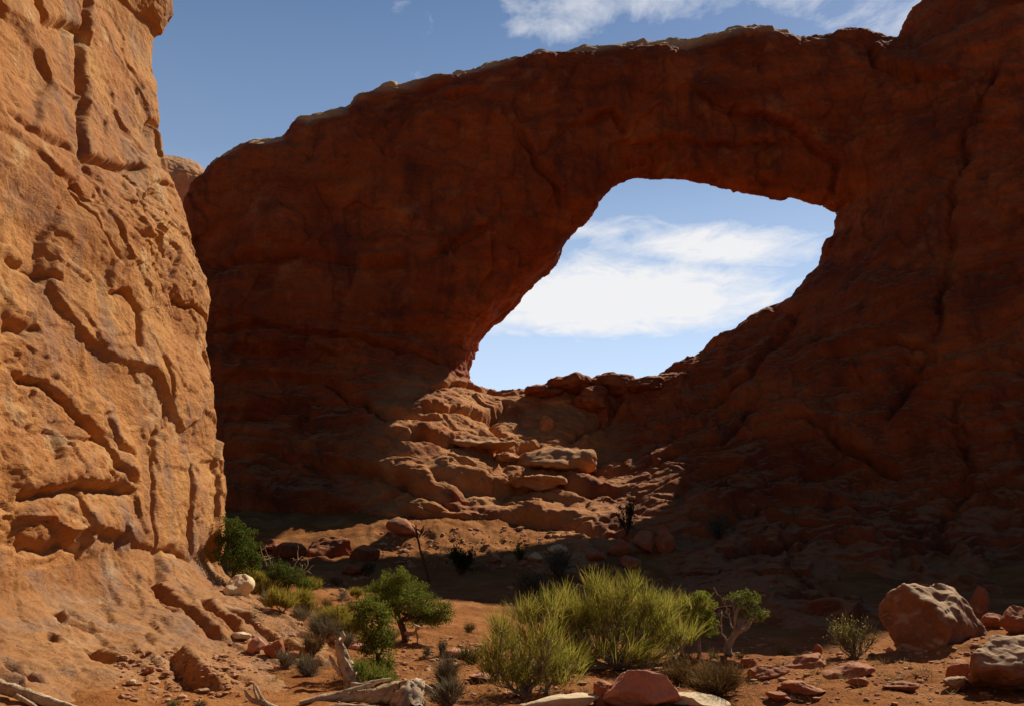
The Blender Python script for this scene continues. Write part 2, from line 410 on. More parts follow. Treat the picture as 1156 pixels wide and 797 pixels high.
def wood_mat(name, cols, s=1.0):
    m, t, b, co = new_mat(name, 0.85, 0.1)
    n = t.noise(co, 9 * s, 6, 0.7, 1.0)
    col = t.ramp(n, [(0.3, cols[0]), (0.5, cols[1]), (0.72, cols[2])])
    t.ln(col, b.inputs['Base Color'])
    bp = t.add('ShaderNodeBump'); bp.inputs['Strength'].default_value = 0.7; bp.inputs['Distance'].default_value = 0.03
    t.ln(n, bp.inputs['Height']); t.ln(bp.outputs[0], b.inputs['Normal'])
    return m
W_BARK = wood_mat('juniper_bark', [(.06, .028, .014), (.13, .062, .034), (.22, .125, .075)])
W_GREYB = wood_mat('grey_bark', [(.18, .12, .08), (.32, .24, .165), (.44, .35, .26)])
W_DEAD = wood_mat('weathered_wood', [(.20, .115, .055), (.46, .32, .19), (.62, .48, .32)])
W_DTWIG = wood_mat('dark_twig_bark', [(.05, .025, .015), (.10, .05, .03), (.16, .09, .06)])

# ------------------------------------------------------------------ the setting: ground
GP = []      # (x, y, z)
for (px, py, y) in [(400, 790, 12), (500, 792, 12), (600, 792, 12), (760, 794, 12), (900, 792, 12), (1050, 790, 12), (1150, 785, 12),
                    (520, 742, 17.2), (455, 722, 21), (560, 714, 24), (650, 752, 15), (760, 744, 17), (860, 742, 17), (960, 742, 17), (1040, 728, 17.2),
                    (1110, 702, 17.6), (1156, 706, 18), (420, 692, 30), (340, 662, 38), (300, 648, 42), (480, 668, 42), (380, 735, 19), (300, 690, 27)]:
    GP.append(unproj(px, py, y))
for (px, py, y) in [(560, 664, 44), (480, 668, 43), (640, 664, 44), (440, 650, 47), (530, 654, 48), (600, 656, 48), (700, 678, 46), (800, 692, 42), (940, 716, 36), (380, 640, 50), (300, 632, 52), (250, 630, 54),
                    (440, 592, 58.5), (500, 600, 57.5), (560, 612, 56.5), (640, 618, 56.5), (600, 616, 56.5), (440, 622, 54), (540, 640, 52), (620, 643, 52.5), (700, 642, 52), (440, 580, 61), (560, 598, 60), (650, 602, 60), (360, 618, 56)]:
    GP.append(unproj(px, py, y))
GP += [np.array(p, float) for p in [(3, 18.7, -.45), (5.4, 18.8, -.5), (7.3, 19.2, -.45), (3.5, 20.5, -.9), (6.5, 20.8, -1.1), (9.5, 21.5, -.7), (4, 24, -1.1), (9, 26, -1.2), (6, 31, -.9), (11, 33, -.3), (17, 30, -.3), (2, 28, -.4), (14, 18, 1.0), (22, 14, 1.2),
      (16, 38, .0), (22, 44, .6), (24, 50, 1.5), (-22, 52, 3.5), (-20, 62, 5),
      (0, 4, 0), (-6, 5, .2), (0, -10, .1), (-20, -20, -.2), (25, -12, .3), (-25, 20, .4), (-20, 40, 2.2), (35, 20, 1.5), (-40, 70, 4), (40, 65, 4), (0, 72, 6)]]
GP = np.array(GP); g_rbf = RBF(GP[:, :2], GP[:, 2], .7)
def ground_h(x, y):
    q = np.stack([x, y], 1); z = np.zeros(len(x)); r = np.hypot(x, y - 25)
    near = r < 140
    z[near] = g_rbf(q[near])
    z = np.where(near, z * (1 - sstep(60, 135, r)), 0) - 3.0 * sstep(70, 135, r) - 30 * sstep(150, 900, r)
    p3 = np.stack([x, y, x * 0], 1)
    nr = r < 60
    d = np.zeros(len(x)); pn = p3[nr]
    d[nr] = (0.16 * fbm(pn, .7, 4, .6, 19) + .12 * plates(fbm(pn, .5, 3, off=23), 3, .1)) * sstep(47, 53, pn[:, 1]) + 0.35 * fbm(pn, 0.16, 3, off=77) * sstep(30, 46, pn[:, 1]) + 0.10 * fbm(pn, 0.45, 3) + 0.06 * fbm(pn, 1.7, 4, 0.58) + 0.05 * plates(fbm(pn, 0.55, 3, off=40), 3, 0.15)
    z = z + d * (1 - sstep(40, 60, r)) + 6 * (sstep(60, 400, r)) * perlin(p3 * 0.006 + 3.3)
    return z
def axis(lo, hi, h, end, g=1.07):
    a = list(np.arange(lo, hi + h, h)); st = h; up = a[-1]; dn = a[0]
    while up < end: st *= g; up += st; a.append(up)
    st = h
    while dn > -end: st *= g; dn -= st; a.insert(0, dn)
    return np.array(a)
def axis2(a0, lo, hi, a1, h, h2, end):
    core = np.concatenate([np.arange(a0, lo, h2), np.arange(lo, hi, h), np.arange(hi, a1, h2)]); up = [core[-1]]; dn = [core[0]]; st = h2
    while up[-1] < end: st *= 1.08; up.append(up[-1] + st)
    st = h2
    while dn[-1] > -end: st *= 1.08; dn.append(dn[-1] - st)
    return np.concatenate([dn[:0:-1], core, up[1:]])
ax_, ay_ = axis2(-21, -9, 12, 24, .065, .2, 4000), axis2(4, 10, 26, 64, .065, .2, 4000)
XX, YY = np.meshgrid(ax_, ay_, indexing='ij')
gv = np.stack([XX.ravel(), YY.ravel(), ground_h(XX.ravel(), YY.ravel())], 1)
ii = np.arange(gv.shape[0]).reshape(XX.shape)
gq = np.stack([ii[:-1, :-1], ii[1:, :-1], ii[1:, 1:], ii[:-1, 1:]], -1).reshape(-1, 4)
ground = tag(link('ground', mesh_np('ground', gv, gq), M_SAND), kind='structure')

# ------------------------------------------------------------------ rock arch
D = 80.0
def oz(px, py, y=D):
    p = unproj(px, py, y); return np.array((p[0], p[2]))
outer = [np.array((-60., -4.)), np.array((-60., oz(150, 296)[1])), oz(222, 293), oz(209, 270), oz(204, 238), oz(212, 204), oz(236, 178), oz(284, 152), oz(318, 152), oz(338, 132), oz(390, 124),
         oz(430, 98), oz(480, 82), oz(560, 68), oz(600, 54), oz(680, 47), oz(780, 41), oz(880, 35), oz(960, 37), oz(1022, 42, 78), oz(1044, 37, 77), oz(1074, 0, 74), oz(1098, -45, 72), oz(1140, -60, 72),
         oz(1200, -50, 70), np.array((48., 46.)), np.array((62., 38.)), np.array((62., -4.))]
hole = [oz(525, 418), oz(536, 380), oz(558, 345), oz(585, 315), oz(625, 280), oz(660, 246), oz(690, 214), oz(715, 202), oz(750, 203), oz(800, 209), oz(860, 220), oz(905, 226), oz(952, 237),
        oz(944, 262), oz(932, 276), oz(930, 300), oz(902, 330), oz(850, 366), oz(790, 397), oz(745, 418), oz(715, 430), oz(690, 422), oz(650, 423), oz(620, 432), oz(585, 443), oz(555, 443), oz(540, 434)]
outer = np.array(outer); hole = np.array(hole)
FR = [(215, 230, 77.5), (300, 230, 77), (400, 200, 77), (500, 150, 77.5), (420, 120, 78), (250, 285, 77), (400, 285, 77), (520, 280, 77),
      (250, 300, 75.5), (400, 300, 75.5), (500, 300, 76.5), (250, 370, 75.8), (380, 375, 75.8), (480, 390, 77), (520, 420, 78),
      (260, 440, 74), (360, 450, 73.6), (440, 460, 69), (440, 490, 65), (500, 450, 72.8), (540, 450, 77.5), (260, 520, 71), (360, 525, 68.3), (450, 520, 63.5), (520, 500, 68.3),
      (260, 570, 67), (360, 570, 65), (450, 570, 60.5), (300, 598, 65), (400, 600, 63), (330, 625, 61), (430, 625, 59),
      (600, 460, 77.8), (660, 440, 79), (600, 500, 72.3), (600, 540, 66.5), (560, 560, 63), (650, 500, 73), (700, 470, 77), (640, 560, 64), (560, 500, 70.8), (560, 470, 76), (520, 570, 61), (590, 578, 61.5), (520, 592, 60.5), (600, 600, 60.5), (700, 600, 60), (700, 530, 69.5), (660, 530, 70),
      (720, 440, 77), (760, 520, 68.5), (740, 580, 61.5), (800, 450, 74.5), (850, 400, 75.5), (900, 350, 76), (940, 290, 76.5), (960, 240, 77),
      (860, 480, 69), (900, 560, 63), (820, 580, 60.5), (960, 420, 67), (1000, 330, 68.5), (1040, 230, 70), (1000, 500, 63), (1050, 420, 63.5), (1100, 300, 65.5), (1100, 160, 68.5), (1156, 230, 65), (1156, 60, 69), (1080, 60, 72),
      (1156, 420, 60), (1156, 560, 56.5), (1050, 590, 56), (950, 620, 53), (850, 630, 52), (1156, 650, 47), (1000, 670, 44), (800, 660, 46), (700, 662, 48), (560, 672, 48), (1156, 690, 40), (980, 700, 37), (850, 695, 38),
      (600, 110, 78), (700, 120, 77.3), (800, 120, 77), (900, 120, 77), (980, 120, 76.3), (1020, 120, 74.5), (700, 180, 78.5), (850, 200, 78.3), (1020, 60, 76.5), (640, 200, 78), (580, 270, 78),
      (1300, 300, 60), (1300, 600, 52), (1300, 0, 66), (60, 300, 76), (60, 500, 72), (60, 620, 66), (-100, 400, 75), (-100, 620, 66), (80, 230, 78)]
fp = []; fvv = []
for (px, py, y) in FR:
    p = unproj(px, py, y); fp.append((p[0], p[2])); fvv.append(y)
f_rbf = RBF(fp, fvv, 2.0)
H = 0.45
gx = np.arange(-52, 58, H); gy = np.arange(34, 92, H); gz = np.arange(-2.5, 58, H)
X2, Z2 = np.meshgrid(gx, gz, indexing='ij'); q2 = np.stack([X2.ravel(), Z2.ravel()], 1)
Fm = f_rbf(q2).reshape(X2.shape)
d_out = poly_sdf(q2, outer).reshape(X2.shape); d_hole = poly_sdf(q2, hole).reshape(X2.shape)
inn = np.minimum(d_out, -d_hole)
gxF, gzF = np.gradient(Fm, H); nf = np.sqrt(1 + gxF ** 2 + gzF ** 2)
thick = 8.5 + 6 * sstep(14, 2, Z2) + 5 * sstep(22, 34, X2)
Bm = np.maximum(Fm + thick, 85.0 + 0 * Fm)
Y3 = gy[None, :, None]
V = (Fm[:, None, :] - Y3) / nf[:, None, :]
V = smax(V, Y3 - Bm[:, None, :], 2.5)
kk = 3.2
flare = 1.25 * sstep(3, 9, X2) * np.maximum(sstep(25, 19, X2), sstep(27, 29, Z2) * sstep(34, 31, X2))
V = smax(V, (d_hole)[:, None, :] + flare[:, None, :] * np.maximum(0, Y3 - 80.3), 2.2)
V = smax(V, (-d_out)[:, None, :] + 0 * Y3 - 1.8, 9.0)
V = V.astype(np.float32)
av, aq = surface_nets(V, (gx[0], gy[0], gz[0]), H)
av = relax(av, aq, 2, 0.5)
av, aq = subdiv(av, aq); av = relax(av, aq, 1, 0.5); av, aq = subdiv(av, aq)
an = vnormals(av, aq)
def crack_field(u, v, line, depth, width, step=0.0, reach=1.5):
    """groove along a polyline, with the side to its left standing proud by step"""
    L = np.array(line); best = np.full(len(u), 1e9); side = np.zeros(len(u)); tt = np.zeros(len(u)); n = len(L) - 1
    for k in range(n):
        ex, ey = L[k + 1] - L[k]; wx = u - L[k, 0]; wy = v - L[k, 1]
        t0 = (wx * ex + wy * ey) / (ex * ex + ey * ey); t = np.clip(t0, 0, 1)
        dxx = wx - t * ex; dyy = wy - t * ey; d2 = np.hypot(dxx, dyy); m = d2 < best
        best = np.where(m, d2, best); side = np.where(m, np.sign(ex * wy - ey * wx), side); tt = np.where(m, (k + t0) / n, tt)
    fade = sstep(-0.02, 0.10, tt) * sstep(1.02, 0.90, tt)
    g = -depth * np.exp(-(best / width) ** 2) * fade
    if step:
        sd = side * best
        g = g + step * fade * sstep(-width * 0.6, width * 0.6, sd) * sstep(reach, 0.1 * reach, sd)
    return g
def arch_pt(px, py):
    y = 72.0
    for _ in range(12):
        p = unproj(px, py, y); y = 0.5 * y + 0.5 * float(f_rbf(np.array([[p[0], p[2]]]))[0])
    return (p[0], p[2])
ARCH_CR = [  # photo trace of the main beds and joints: points, depth, width, step
    ([(214, 285), (260, 290), (320, 291), (370, 288), (420, 296), (470, 300)][::-1], .5, .35, -1.1, 5),
    ([(236, 372), (290, 366), (340, 382), (400, 384), (455, 398), (500, 408)], .8, .28, .5, 2),
    ([(236, 430), (300, 425), (360, 437), (440, 470), (500, 480)], .7, .25, .5, 2),
    ([(270, 474), (310, 470), (346, 472)], 1.3, .55, 0, 1), ([(255, 395), (290, 402), (330, 400)], .9, .4, 0, 1),
    ([(250, 520), (300, 512), (380, 522), (450, 545), (520, 570)], .8, .3, .7, 2.5), ([(330, 512), (350, 514)], 1.0, .5, 0, 1),
    ([(250, 562), (300, 572), (350, 578), (400, 598), (442, 612)], 1.6, .6, .9, 3), ([(255, 580), (300, 600), (350, 606), (400, 610)], 1.2, .5, .5, 2),
    ([(480, 440), (520, 436), (560, 445), (590, 450)], .5, .2, .35, 1.4), ([(465, 470), (510, 468), (545, 478), (570, 470)], .6, .22, .4, 1.5),
    ([(450, 490), (500, 505), (545, 500), (575, 510), (610, 500)], .7, .3, .5, 1.6), ([(470, 530), (520, 545), (570, 550), (630, 545), (700, 560)], .8, .3, .7, 2),
    ([(440, 575), (500, 590), (560, 585), (640, 590), (720, 600)], .9, .4, .6, 2),
    ([(562, 460), (560, 480), (572, 500)], .7, .3, 0, 1), ([(680, 430), (690, 455), (675, 480), (640, 500)], .8, .35, .4, 1.5),
    ([(585, 150), (610, 195), (632, 215), (640, 235)], .7, .35, .8, 3.5), ([(640, 150), (690, 130), (705, 150)], .8, .35, .5, 2), ([(640, 150), (610, 185)], .6, .4, .5, 2),
    ([(780, 100), (830, 130), (900, 145), (945, 185), (935, 225)], .7, .35, .7, 3), ([(700, 165), (760, 160), (830, 172), (900, 165)], .5, .3, .4, 2),
    ([(985, 45), (1000, 75), (1045, 95), (1090, 90)], .8, .35, .6, 2.5), ([(1130, 60), (1085, 160), (1078, 280), (1060, 390)], .6, .3, .7, 3),
    ([(880, 480), (930, 490), (960, 520), (1010, 535)], 1.0, .3, .5, 2), ([(930, 410), (990, 390), (1055, 395)], .8, .3, .4, 2), ([(1060, 395), (1050, 430), (1005, 480)], .9, .35, .5, 2),
    ([(1100, 430), (1097, 520), (1105, 640)], .5, .25, .4, 2), ([(755, 480), (830, 440), (890, 380), (930, 330)], .6, .3, .6, 2), ([(740, 530), (820, 490), (870, 440)], .6, .3, .6, 2),
    ([(780, 590), (860, 570), (960, 575)], .7, .3, .5, 2), ([(820, 630), (900, 610), (1010, 620), (1100, 610)], .7, .3, .5, 2), ([(890, 320), (915, 325)], 1.2, .5, 0, 1),
    ([(500, 110), (520, 105), (540, 108)], .5, .3, .5, 1.2), ([(480, 300), (540, 270), (585, 230)], .4, .3, .4, 2), ([(565, 250), (570, 310), (545, 340)], .5, .3, .4, 2)]
ARCH_CR = [([arch_pt(*q) for q in ln_], dp, wd, st, rc) for ln_, dp, wd, st, rc in ARCH_CR]
def arch_disp(p, n):
    x, y, z = p.T
    low = sstep(25, 18, z + 0.10 * x + 2.5 * perlin(p * 0.08))            # bedded lower rock
    upf = sstep(0.35, 0.75, n[:, 2])
    d = 0.9 * fbm(p, 0.07, 3) + 0.22 * fbm(p, 0.3, 4)
    pw = p + 1.6 * np.stack([fbm(p, .16, 3), fbm(p, .16, 3, off=9), 0.5 * fbm(p, .16, 3, off=21)], 1)
    # beds: each layer juts at its top and is undercut below
    rt = sstep(8, 16, x)
    s = pw[:, 2] + 0.10 * x - 0.55 * np.maximum(0, x - 11) + 1.5 * fbm(p, 0.045, 2, off=5)
    patch = sstep(16, 8, np.abs(x + .5)) * low
    def beds(period, off):
        q = s / period + off + 0.35 * perlin(np.stack([x * .09, y * .09, s * .3 + off], 1))
        k = np.floor(q); f = q - k
        h = perlin(np.stack([k * 7.31 + off, x * .035 + k, y * .035], 1))
        return sstep(0.0, 0.22, f) * (1 - 0.55 * sstep(0.35, 1.0, f)) * (0.55 + 0.9 * h) , k
    b1, k1 = beds(2.3, 0.0); b2, k2 = beds(0.85, 4.2)
    d += low * (1 - .45 * rt) * (1 - .8 * patch) * (0.80 * b1 + 0.28 * b2) + (1 - low) * (0.10 * b1)
    # long blocks between upright joints
    f1, f2, idc = worley(pw * np.array((.55, .55, 1.25)), 0.30)
    e = f2 - f1
    d += low * (1 - .6 * patch) * (0.55 * (idc / 255.0 - 0.5) * sstep(0, .25, e) - 0.28 * sstep(0.08, 0.0, e) * sstep(-.2, .3, fbm(p, .12, 2, off=44)))
    g1, g2, ig = worley(pw * np.array((.7, .7, 1.5)), 0.75, 3.7)
    v1, e1 = facets(pw * np.array((.6, .6, 1.3)), 0.42, .7, 6.6); v2, e2 = facets(pw * np.array((.7, .7, 1.3)), 1.0, .7, 1.2)
    d += ((low * .38 + .10) * v1 + (low * .16 + .05) * v2) * (1 - .45 * patch)
    rub = (1 - .5 * patch) * low * sstep(-.05, .3, fbm(p, .10, 2, off=91))
    d += rub * (0.26 * (0.5 - g1) - 0.10 * sstep(0.07, 0.0, g2 - g1))
    # massive upper wall: exfoliation sheets
    up = (1 - low) * (1 - upf)
    pl = fbm(p * np.array((1, 1, 0.7)), 0.11, 4, 0.52, 13)
    d += up * 0.75 * plates(pl, 2.6, 0.08)
    d += up * 0.16 * fbm(p * np.array((1, 1, 0.18)), 0.5, 4, .55, 6)       # drip flutes
    d += upf * (1 - low) * (0.8 * plates(fbm(p, .10, 3, .45, 47), 2.4, .35) + .10 * v1 + 0.25 * b1 + 0.15 * fbm(p, .5, 3))
    d += 0.10 * ridged(p, 0.9, 3) * (1 - .6 * upf) + 0.10 * plates(fbm(p, 0.6, 3, off=71), 2.5, .15)
    wx = x + 0.35 * fbm(p, .5, 3, off=15) + 1.1 * fbm(p, .11, 2, off=19); wz = z + 0.35 * fbm(p, .5, 3, off=35) + .5 * fbm(p, .11, 2, off=29)
    fr = n[:, 1] < 0.35
    for ln_, dp, wd, st, rc in ARCH_CR: d = d + fr * crack_field(wx, wz, ln_, dp, wd, st, rc)
    return d
capv = sstep(.54, .76, an[:, 2]) * sstep(30, 34, av[:, 2]) * sstep(-1.2, .4, fbm(av, .25, 3, off=51) + .6) * (1 - sstep(26, 30, av[:, 0]))  # cap bed tone, also painting the sunlit rim of the crest
sunlitv = sstep(11, 6.5, np.abs(av[:, 0] + 1.0)) * sstep(19, 15, av[:, 2]) * sstep(-.5, .3, fbm(av, .2, 3, off=61) + .15) * .8  # brighter tone painted where sunlight lands below the window
dd = arch_disp(av, an)
front = sstep(0.4, -0.2, an[:, 1])
av = av + an * (dd * (0.55 + 0.45 * front))[:, None]
an = vnormals(av, aq)
fc = av[aq].mean(1)
# part regions of the one continuous rock
hx0, hx1 = oz(545, 300)[0], oz(935, 300)[0]
z_spr = oz(700, 250)[1]; z_sill = oz(640, 415)[1]
span_m = (fc[:, 0] > oz(560, 300)[0]) & (fc[:, 0] < oz(985, 100)[0]) & (fc[:, 2] > oz(600, 330)[1] + 0) & (fc[:, 2] > oz(940, 262)[1] - 0.55 * np.maximum(0, hx1 - 3 - fc[:, 0]))
sill_m = (~span_m) & (fc[:, 0] > oz(470, 500)[0]) & (fc[:, 0] < oz(850, 400)[0]) & (fc[:, 2] < z_sill + 7) & (fc[:, 0] > hx0 - 0.9 * (z_sill + 1.5 - fc[:, 2]).clip(-1.5, 6))
butt_m = (~span_m) & (~sill_m) & (fc[:, 0] > hx0 + 15)
pier_m = ~(span_m | sill_m | butt_m)
arch = empty('rock_arch', (0, 78, 0), 'huge red sandstone arch in deep shade with a wide window through it', 'rock arch')
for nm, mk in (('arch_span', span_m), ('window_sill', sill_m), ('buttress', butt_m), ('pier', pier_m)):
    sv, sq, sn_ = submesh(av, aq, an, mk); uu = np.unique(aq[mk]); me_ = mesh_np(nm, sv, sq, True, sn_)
    for an_, vals in (('cap', capv), ('bare', sunlitv)):
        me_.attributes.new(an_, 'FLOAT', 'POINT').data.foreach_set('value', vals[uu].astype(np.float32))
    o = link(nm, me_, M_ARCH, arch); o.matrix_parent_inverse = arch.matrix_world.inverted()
    o.location = (0, 0, 0)
    arch_inv = None
for o in arch.children: o.location = (0, -78, 0); o.matrix_parent_inverse.identity()
tag([o for o in arch.children if o.name.startswith('window_sill')][0], label='bedded rock slope below the window, partly sunlit')

# ------------------------------------------------------------------ left cliff with its apron
prof = [(186, -60), (188, 0), (216, 30), (212, 46), (192, 72), (190, 100), (198, 150), (203, 200), (212, 250), (222, 290), (240, 335), (236, 365), (230, 400), (238, 450), (236, 520), (244, 560), (247, 620), (252, 665), (258, 720)]
CY = 25.0
pz = np.array([unproj(a, b, CY)[2] for a, b in prof]); pxv = np.array([unproj(a, b, CY)[0] for a, b in prof])
order = np.argsort(pz); pz = pz[order]; pxv = pxv[order]
hc = 0.16
cxx = np.arange(-17, 1.5, hc); cyy = np.arange(2, 31, hc); czz = np.arange(-1.6, 25, hc)
# apron height field control
AP = [np.array(unproj(*t)) for t in [(0, 662, 16.5), (60, 640, 18), (150, 648, 20.5), (255, 664, 24.5), (285, 668, 24.5), (300, 682, 23), (340, 703, 20.5), (400, 745, 17), (440, 768, 15),
      (0, 720, 13.3), (0, 792, 11.4), (100, 760, 13), (100, 795, 11.9), (200, 792, 12.2), (300, 792, 12.4), (380, 792, 12.5), (200, 720, 16.2), (300, 740, 16.4), (220, 690, 18.5), (340, 770, 14), (120, 700, 16), (40, 690, 15)]]
AP += [np.array(p) for p in [(-8, 6, .8), (-6, 4, .2), (-12, 10, 2), (-12, 20, 2), (-12, 26, 1.6), (-9, 28, .9), (-4, 8, 0.0), (-2, 10, -.1)]]
AP = np.array(AP); a_rbf = RBF(AP[:, :2], AP[:, 2], 0.8)
rim = np.array([(2.0, -4.5), (8.0, -2.9), (11.0, -2.0), (12.5, -1.75), (14.0, -1.7), (15.5, -2.0), (17.0, -2.75), (20.5, -4.6), (23.0, -6.1), (25.0, -7.0), (27.0, -8.2), (29, -10)])
def apron_h(x, y):
    z = a_rbf(np.stack([x, y], 1)); over = x - np.interp(y, rim[:, 0], rim[:, 1]); yo = y - 26.2
    return z - 1.1 * np.log1p(np.exp(np.clip(over * 7, -30, 30))) / 7 * 1.0 - 1.2 * np.maximum(0, yo)
X2, Y2 = np.meshgrid(cxx, cyy, indexing='ij')
A2 = apron_h(X2.ravel(), Y2.ravel()).reshape(X2.shape)
gax, gay = np.gradient(A2, hc); na = np.sqrt(1 + gax ** 2 + gay ** 2)
Zc = czz[None, None, :]
Xz = np.interp(czz, pz, pxv)
XF = Xz[None, None, :] + 0.12 - 0.42 * (1 - sstep(14, 25, cyy))[None, :, None] - 0.05 * np.maximum(0, Zc - 3) * sstep(22, 12, cyy)[None, :, None] * 0.6
dcl = (X2[:, :, None] - XF) * 0.97
dcl = smax(dcl, np.broadcast_to((Y2 - 25.7)[:, :, None], dcl.shape) + 0.10 * np.maximum(0, Zc - 4), 1.6)
dcl = smax(dcl, np.broadcast_to(Zc - 23.5, dcl.shape), 2.0)
dap = (Zc - A2[:, :, None]) / na[:, :, None]
dap = np.maximum(dap, np.broadcast_to((Y2 - 29)[:, :, None], dap.shape))
Vc = smin(dcl, dap, 0.7).astype(np.float32)
cv_, cq = surface_nets(Vc, (cxx[0], cyy[0], czz[0]), hc)
# drop what lies far behind the face (interior box sides of the volume stay open, out of sight)
cv_ = relax(cv_, cq, 2, 0.5)
fcc = cv_[cq].mean(1)
near_m = (fcc[:, 1] > 9.0)
cv_, cq = subdiv(cv_, cq); cv_ = relax(cv_, cq, 1, 0.4)
keep = (cv_[cq].mean(1)[:, 0] > -13.5) | (cv_[cq].mean(1)[:, 1] > 25)
cu, ci = np.unique(cq[keep], return_inverse=True); cv_ = cv_[cu]; cq = ci.reshape(-1, 4)
cv_, cq = subdiv(cv_, cq)
cn = vnormals(cv_, cq)
def face_pt(px, py):
    lo, hi = 6.0, 27.0
    for _ in range(40):
        y = (lo + hi) / 2; p = unproj(px, py, y)
        xf = np.interp(p[2], pz, pxv) - 0.42 * (1 - sstep(14, 25, y)) - 0.03 * max(0, p[2] - 3) * sstep(22, 12, y)
        if p[0] > xf: lo = y
        else: hi = y
    return (p[1], p[2])
CLIFF_CR = [
    ([(96, -30), (88, 40), (86, 120), (84, 178)], .55, .16, .45, 1.6), ([(84, 176), (108, 182), (135, 192), (160, 190)][::-1], .6, .15, -.5, 1.3),
    ([(84, 178), (78, 215), (100, 260), (125, 300)], .4, .13, -.3, 1.2), ([(30, 0), (45, 28), (85, 32), (95, 50)], .5, .2, .4, 1.2), ([(0, 120), (40, 150), (78, 170)], .35, .14, .25, 1.2),
    ([(165, 152), (172, 138), (184, 150)], .6, .2, 0, 1), ([(178, 72), (186, 60), (192, 50)], .5, .2, 0, 1),
    ([(0, 300), (25, 310), (60, 318)], .35, .12, .25, 1), ([(110, 330), (125, 328), (140, 350), (145, 400)], .35, .14, .25, 1), ([(0, 372), (25, 380), (38, 365)], .6, .25, .3, .9),
    ([(0, 425), (40, 432), (70, 470), (105, 505), (112, 530), (150, 548)], .5, .13, .35, 1.2), ([(105, 475), (118, 510), (140, 515)], .4, .14, .2, .8),
    ([(0, 560), (45, 556), (80, 552), (150, 552)], .7, .22, .55, 1.0), ([(70, 555), (75, 590), (82, 620)], .5, .15, .2, .7), ([(0, 622), (40, 616), (75, 618), (82, 630)], .5, .2, .25, .6),
    ([(120, 590), (122, 620), (130, 635)], .35, .12, .2, .6), ([(160, 480), (162, 560), (165, 630)], .3, .10, .12, .5), ([(200, 520), (202, 580), (206, 630)], .45, .12, .2, .6),
    ([(215, 400), (228, 420), (240, 455)], .4, .12, .25, .7), ([(170, 400), (178, 440), (172, 480), (160, 500)], .3, .12, .15, .7), ([(185, 340), (210, 345), (228, 370)], .35, .1, .2, .7),
    ([(150, 215), (160, 260), (185, 290)], .25, .1, .2, .8), ([(140, 240), (170, 205), (190, 215)], .25, .1, .2, .7)]
CLIFF_CR = [([face_pt(*q) for q in ln_], dp, wd, st, rc) for ln_, dp, wd, st, rc in CLIFF_CR]
def apron_pt(px, py):
    for y in np.arange(9.5, 27, .04):
        p = unproj(px, py, y)
        if p[2] <= float(apron_h(p[:1], p[1:2])[0]): break
    return (p[0], p[1])
APRON_CR = [
    ([(168, 640), (178, 672), (195, 695)], .25, .10, .12, .5), ([(170, 660), (200, 690), (228, 708), (245, 725)], .3, .11, .15, .6), ([(225, 680), (240, 700), (262, 712), (270, 722)], .28, .10, .15, .6),
    ([(190, 743), (205, 765), (235, 785)], .35, .13, .25, .6), ([(60, 690), (72, 700), (120, 708)], .2, .08, .12, .4), ([(150, 738), (165, 742), (178, 742)], .45, .16, .2, .4),
    ([(107, 725), (115, 735), (128, 745)], .3, .12, .2, .4), ([(58, 712), (55, 720)], .3, .1, 0, .3), ([(250, 690), (290, 715), (330, 735), (370, 760)], .2, .08, .14, .5), ([(40, 785), (20, 770), (0, 755)], .4, .14, .2, .5)]
APRON_CR = [([apron_pt(*q) for q in ln_], dp, wd, st, rc) for ln_, dp, wd, st, rc in APRON_CR]
def cliff_disp(p, n):
    x, y, z = p.T
    ah = apron_h(x, y); ap = sstep(0.9, 0.2, z - ah)                      # 1 on the apron
    face = 1 - ap
    pw = p + 0.8 * np.stack([fbm(p, .3, 3), fbm(p, .3, 3, off=9), fbm(p, .3, 3, off=21)], 1)
    pa = p * np.array((1, .42, 1)); pwa = pw * np.array((1, .42, 1))      # flaking follows the bedding along the wall
    d = face * 0.24 * fbm(pa, 0.18, 3) + 0.04 * fbm(pa, 0.9, 4)
    d += face * 0.12 * plates(fbm(pa * np.array((1, 1, .85)), 0.26, 5, 0.5, 30), 2.6, 0.04)
    rough = sstep(-.15, .35, fbm(pa, .25, 2, off=55))
    d += face * (0.02 + 0.04 * rough) * plates(fbm(pa, 0.8, 5, .5, 12), 2.4, 0.06)
    v1, e1 = facets(pwa * np.array((.8, .9, .8)), 0.42, .8); v2, e2 = facets(pwa + .1 * fbm(pa, 2, 2)[:, None], 1.05, .8, 5.1); v3, e3 = facets(pa + .06 * fbm(pa, 3, 2)[:, None], 2.6, .8, 2.7)
    d += face * (0.18 * v1 + (.04 + .12 * rough) * v2 + (.012 + .04 * rough) * v3 - 0.05 * sstep(.03, 0, e1) * rough)
    d += face * (0.015 * ridged(pa, 2.4, 3) + (.025 + .035 * rough) * plates(fbm(pa, 2.2, 4, .55, 41), 2.4, .08)) + 0.014 * fbm(p, 4, 3)
    wy = y + 0.13 * fbm(p, 1.1, 3, off=15); wz = z + 0.13 * fbm(p, 1.1, 3, off=35); wx = x + 0.10 * fbm(p, 1.1, 3, off=25)
    for ln_, dp, wd, st, rc in CLIFF_CR: d = d + face * crack_field(wy, wz, ln_, dp * .40, wd * .48, st * .30, rc * 1.4)
    # apron: smooth swells and run-off grooves
    fl = np.stack([(wy + 1.1 * wx) * .8, (wx - wy) * .16, z * .3], 1)
    d += ap * (0.12 * fbm(p, .45, 3, off=3) + 0.12 * plates(fbm(fl, .55, 4, off=63), 2.6, .07) + 0.045 * plates(fbm(p, 1.5, 4, off=13), 2.4, .10) + .02 * fbm(p, 3, 3))
    for ln_, dp, wd, st, rc in APRON_CR: d = d + ap * crack_field(wx, wy, ln_, dp * .6, wd * .8, st * .8, rc)
    return d
cd = cliff_disp(cv_, cn)
cv_ = cv_ + cn * cd[:, None]
